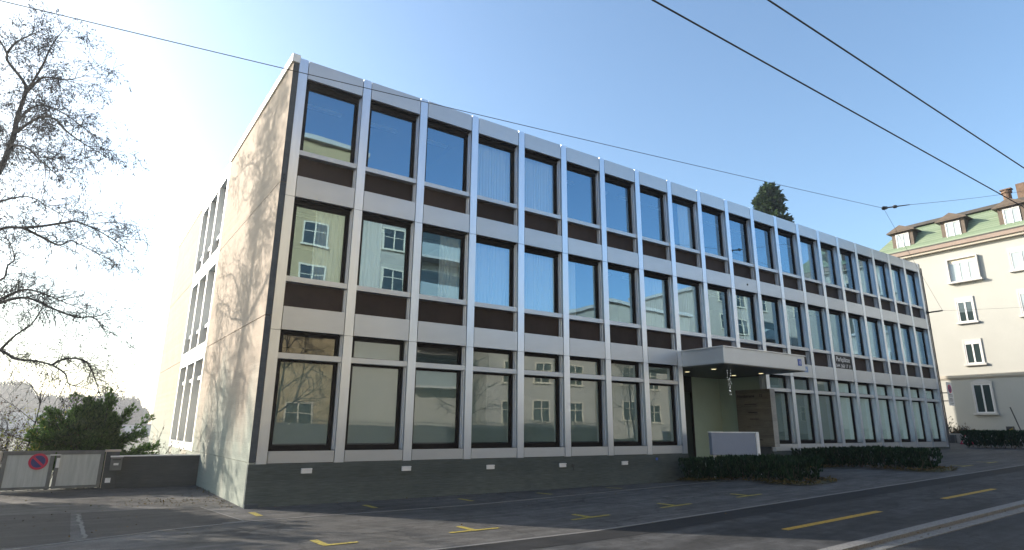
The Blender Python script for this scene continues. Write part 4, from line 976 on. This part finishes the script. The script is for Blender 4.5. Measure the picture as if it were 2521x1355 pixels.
wire('span_wire', sag(JN+(EN-JN)*.10, EN, 0.12), .009, 'thin span wire running from the insulator towards the house chimneys')
wire('span_wire', sag(JN, TIP, 0.03), .006, 'thin guy wire slanting down from the insulator to the facade bracket')
wire('span_wire', sag(TIP, (50, -3.6, 9.2), .05), .006, 'thin wire crossing the pale house wall from the bracket tip')
ins = empty('wire_insulator', tuple(JN), 'small black insulator joint where three span wires meet in the sky', 'insulator')
dd = (EN-JN).normalized()
add('clamp', MB().tube([JN-Vector((.12, 0, 0)), JN, JN+dd*.25, JN+dd*.3], [.02, .09, .07, .02], 8), M['black'], ins)
add('insulator_rod', MB().tube([JN+dd*.3, JN+dd*.9, JN+dd*.92, JN+dd*1.06, JN+dd*1.08, JN+dd*2.3], [.03, .03, .075, .075, .03, .02], 8), M['black'], ins)
br = empty('wire_bracket', (36.2, 0, 7.58), 'short black bracket arm sticking out of the far facade corner', 'bracket')
add('arm', MB().tube([(36.2, .05, 7.58), TIP], [.045, .04], 8), M['black'], br); add('foot', MB().box(36.12, 36.28, -.03, -.004, 7.45, 7.72), M['darkgrey'], br)

# ------------------------------------------------------------------ across the street (seen in the window panes)
def opp_house(label, x0, x1, y, h, mt, cols, floors, z0=2.2, fh=3.0, balc=(), ww=1.5, wh=1.5, gable=False, depth=10, skip=()):
    g = G((x0+x1)/2, y); root = empty('apartment_house', ((x0+x1)/2, y, g), label, 'house')
    add('wall', MB().box(x0, x1, y-depth, y, g-.3, h), M[mt], root)
    if gable:
        add('roof', MB().prism([(y+.5, h+.002), (y-depth-.5, h+.002), (y-depth/2, h+4.2)], x0-.4, x1+.4, 'yzx'), M['roofdark'], root)
    else: add('roof', MB().box(x0-.35, x1+.35, y-depth-.35, y+.35, h+.002, h+.32), M['stonetrim'], root)
    fm = MB(); a, b = ww/2, wh/2; fm.box(-a-.1, -a, 0.002, .08, -b, b); fm.box(a, a+.1, 0.002, .08, -b, b); fm.box(-a-.1, a+.1, .002, .08, b, b+.1); fm.box(-a-.2, a+.2, .002, .16, -b-.12, -b); fm.box(-.04, .04, .002, .06, -b, b); fm.box(-a, -.04, .002, .05, b*.2, b*.2+.05); fm.box(.04, a, .002, .05, b*.2, b*.2+.05)
    me = fm.mesh('window', M['shutter']); pm = MB().box(-a, a, .003, .03, -b, b).mesh('pane', M['winglass'])
    for f in range(floors):
        for c, cx in enumerate(cols):
            if (f, c) in balc or (f, c) in skip: continue
            o = link('window', me, root, (x0+cx, y, g+z0+f*fh+wh/2)); p = D.objects.new('pane', pm); COL.objects.link(p); p.parent = o
    for (f, c) in balc:
        zf = g+z0+f*fh-.55; xa, xb = x0+cols[c]-2.2, x0+cols[c]+2.2
        o = add('balcony', MB().box(xa, xb, y+.002, y+1.3, zf, zf+.16), M['stonetrim'], root)
        add('balcony_recess', MB().box(xa+.1, xb-.1, y+.003, y+.02, zf+.162, zf+2.3), M['winglass'], o)
        add('railing', MB().box(xa, xb, y+1.26, y+1.29, zf+.162, zf+1.1).box(xa, xa+.04, y+.02, y+1.255, zf+1.05, zf+1.1).box(xb-.04, xb, y+.02, y+1.255, zf+1.05, zf+1.1), M['paleglass'], o)
    return root
opp_house('tall ochre apartment house mirrored in the first window columns', -14, 9.6, -23, 19.6, 'ochre', (3, 7.5, 12, 16, 20.8), 6, 1.6, 2.95, skip=((0, 3), (1, 4), (2, 3), (0, 1), (1, 1)))
opp_house('cream apartment house with balconies mirrored in the third window column', 9.7, 17.8, -22.6, 15.6, 'warmcream', (2.6, 6.0), 5, 1.8, 2.95, [(2, 1), (3, 1), (4, 1), (1, 1)], skip=((0, 0), (1, 0), (0, 1)))
opp_house('low pale flat roofed house across the street', 20.5, 31, -23, 8.2, 'pale', (2.2, 5.2, 8.3), 2, 1.6, 3.0)
opp_house('white rendered flat roofed house across the street', 33.5, 44, -23.5, 11.8, 'warmcream', (2, 5, 8.5), 3, 1.5, 3.0)
opp_house('broad pale apartment house across the street', 46.5, 66, -23, 15.2, 'pale', (2.5, 6, 9.5, 13, 16.5), 5, 1.5, 2.95, [(1, 2), (2, 2), (3, 2)])
opp_house('far cream apartment house down the street', 70, 95, -23, 14.5, 'warmcream', (3, 7, 11, 15, 19, 23), 4, 1.5, 3.1)
gw = empty('garden_wall', (5, -20.6, -.9), 'long low grey garden wall with a railing across the street', 'wall')
add('wall', MB().box(-20, 30, -20.8, -20.55, -1.2, 1.0), M['yardwall'], gw)
mb = MB()
for i in range(330): x = -20+i*.151; mb.box(x, x+.02, -20.70, -20.68, 1.002, 1.30)
mb.box(-20, 30, -20.705, -20.675, 1.16, 1.19); add('railing', mb, M['darkgrey'], gw)
bare_tree('slim bare street tree across the road, nearest the tall ochre house', 2.2, -19.9, 8.5, 91, .10, lev=2, kids=5)
bare_tree('bare street tree across the road beside the garden wall', 5.2, -21.6, 8.0, 92, .11, lev=2, kids=5)
bare_tree('bare tree across the road in front of the low pale house', 17.5, -21.3, 7.0, 93, .10, lev=2, kids=5)
bare_tree('bare tree across the road near the white rendered house', 33.0, -20.5, 7.5, 94, .10, lev=2, kids=5)
# trees left of the picture that throw the dappled shade on the yard
bare_tree('bare tree out on the left of the yard', -14.5, 11.5, 11, 95, .2, lev=2, kids=4, leafn=1, lmat=M['pods'])
bare_tree('second bare tree further out on the left of the yard', -18.5, 15.0, 12, 96, .22, lev=2, kids=4, leafn=1, lmat=M['pods'])

leafy_tree('dense unseen evergreen added left of the gate to shade the yard', -9.6, 7.3, G(-9.6, 7.3), 5.6, 1.9, 97, M['roofconifer'], False, 130, 45, .30, 'shade_evergreen')  # evergreens out of view, added as shade casters for the yard
leafy_tree('second unseen evergreen added nearer the street to shade the drive', -12.6, 4.2, G(-12.6, 4.2), 8.0, 2.3, 98, M['roofconifer'], False, 110, 45, .32, 'shade_evergreen')
# ------------------------------------------------------------------ winter haze
HAZE = 0.0007
if HAZE:
    hm = D.materials.new('haze air'); hm.use_nodes = True; nt = hm.node_tree; nt.nodes.remove(nt.nodes['Principled BSDF'])
    pv = nt.nodes.new('ShaderNodeVolumePrincipled'); pv.inputs['Color'].default_value = (.93, .96, 1, 1); pv.inputs['Density'].default_value = HAZE; pv.inputs['Anisotropy'].default_value = .55
    nt.links.new(pv.outputs[0], nt.nodes['Material Output'].inputs['Volume'])
    tag(add('haze', MB().box(-575, 575, -575, 575, -6, 32), hm), 'thin pale winter haze', kind='stuff')
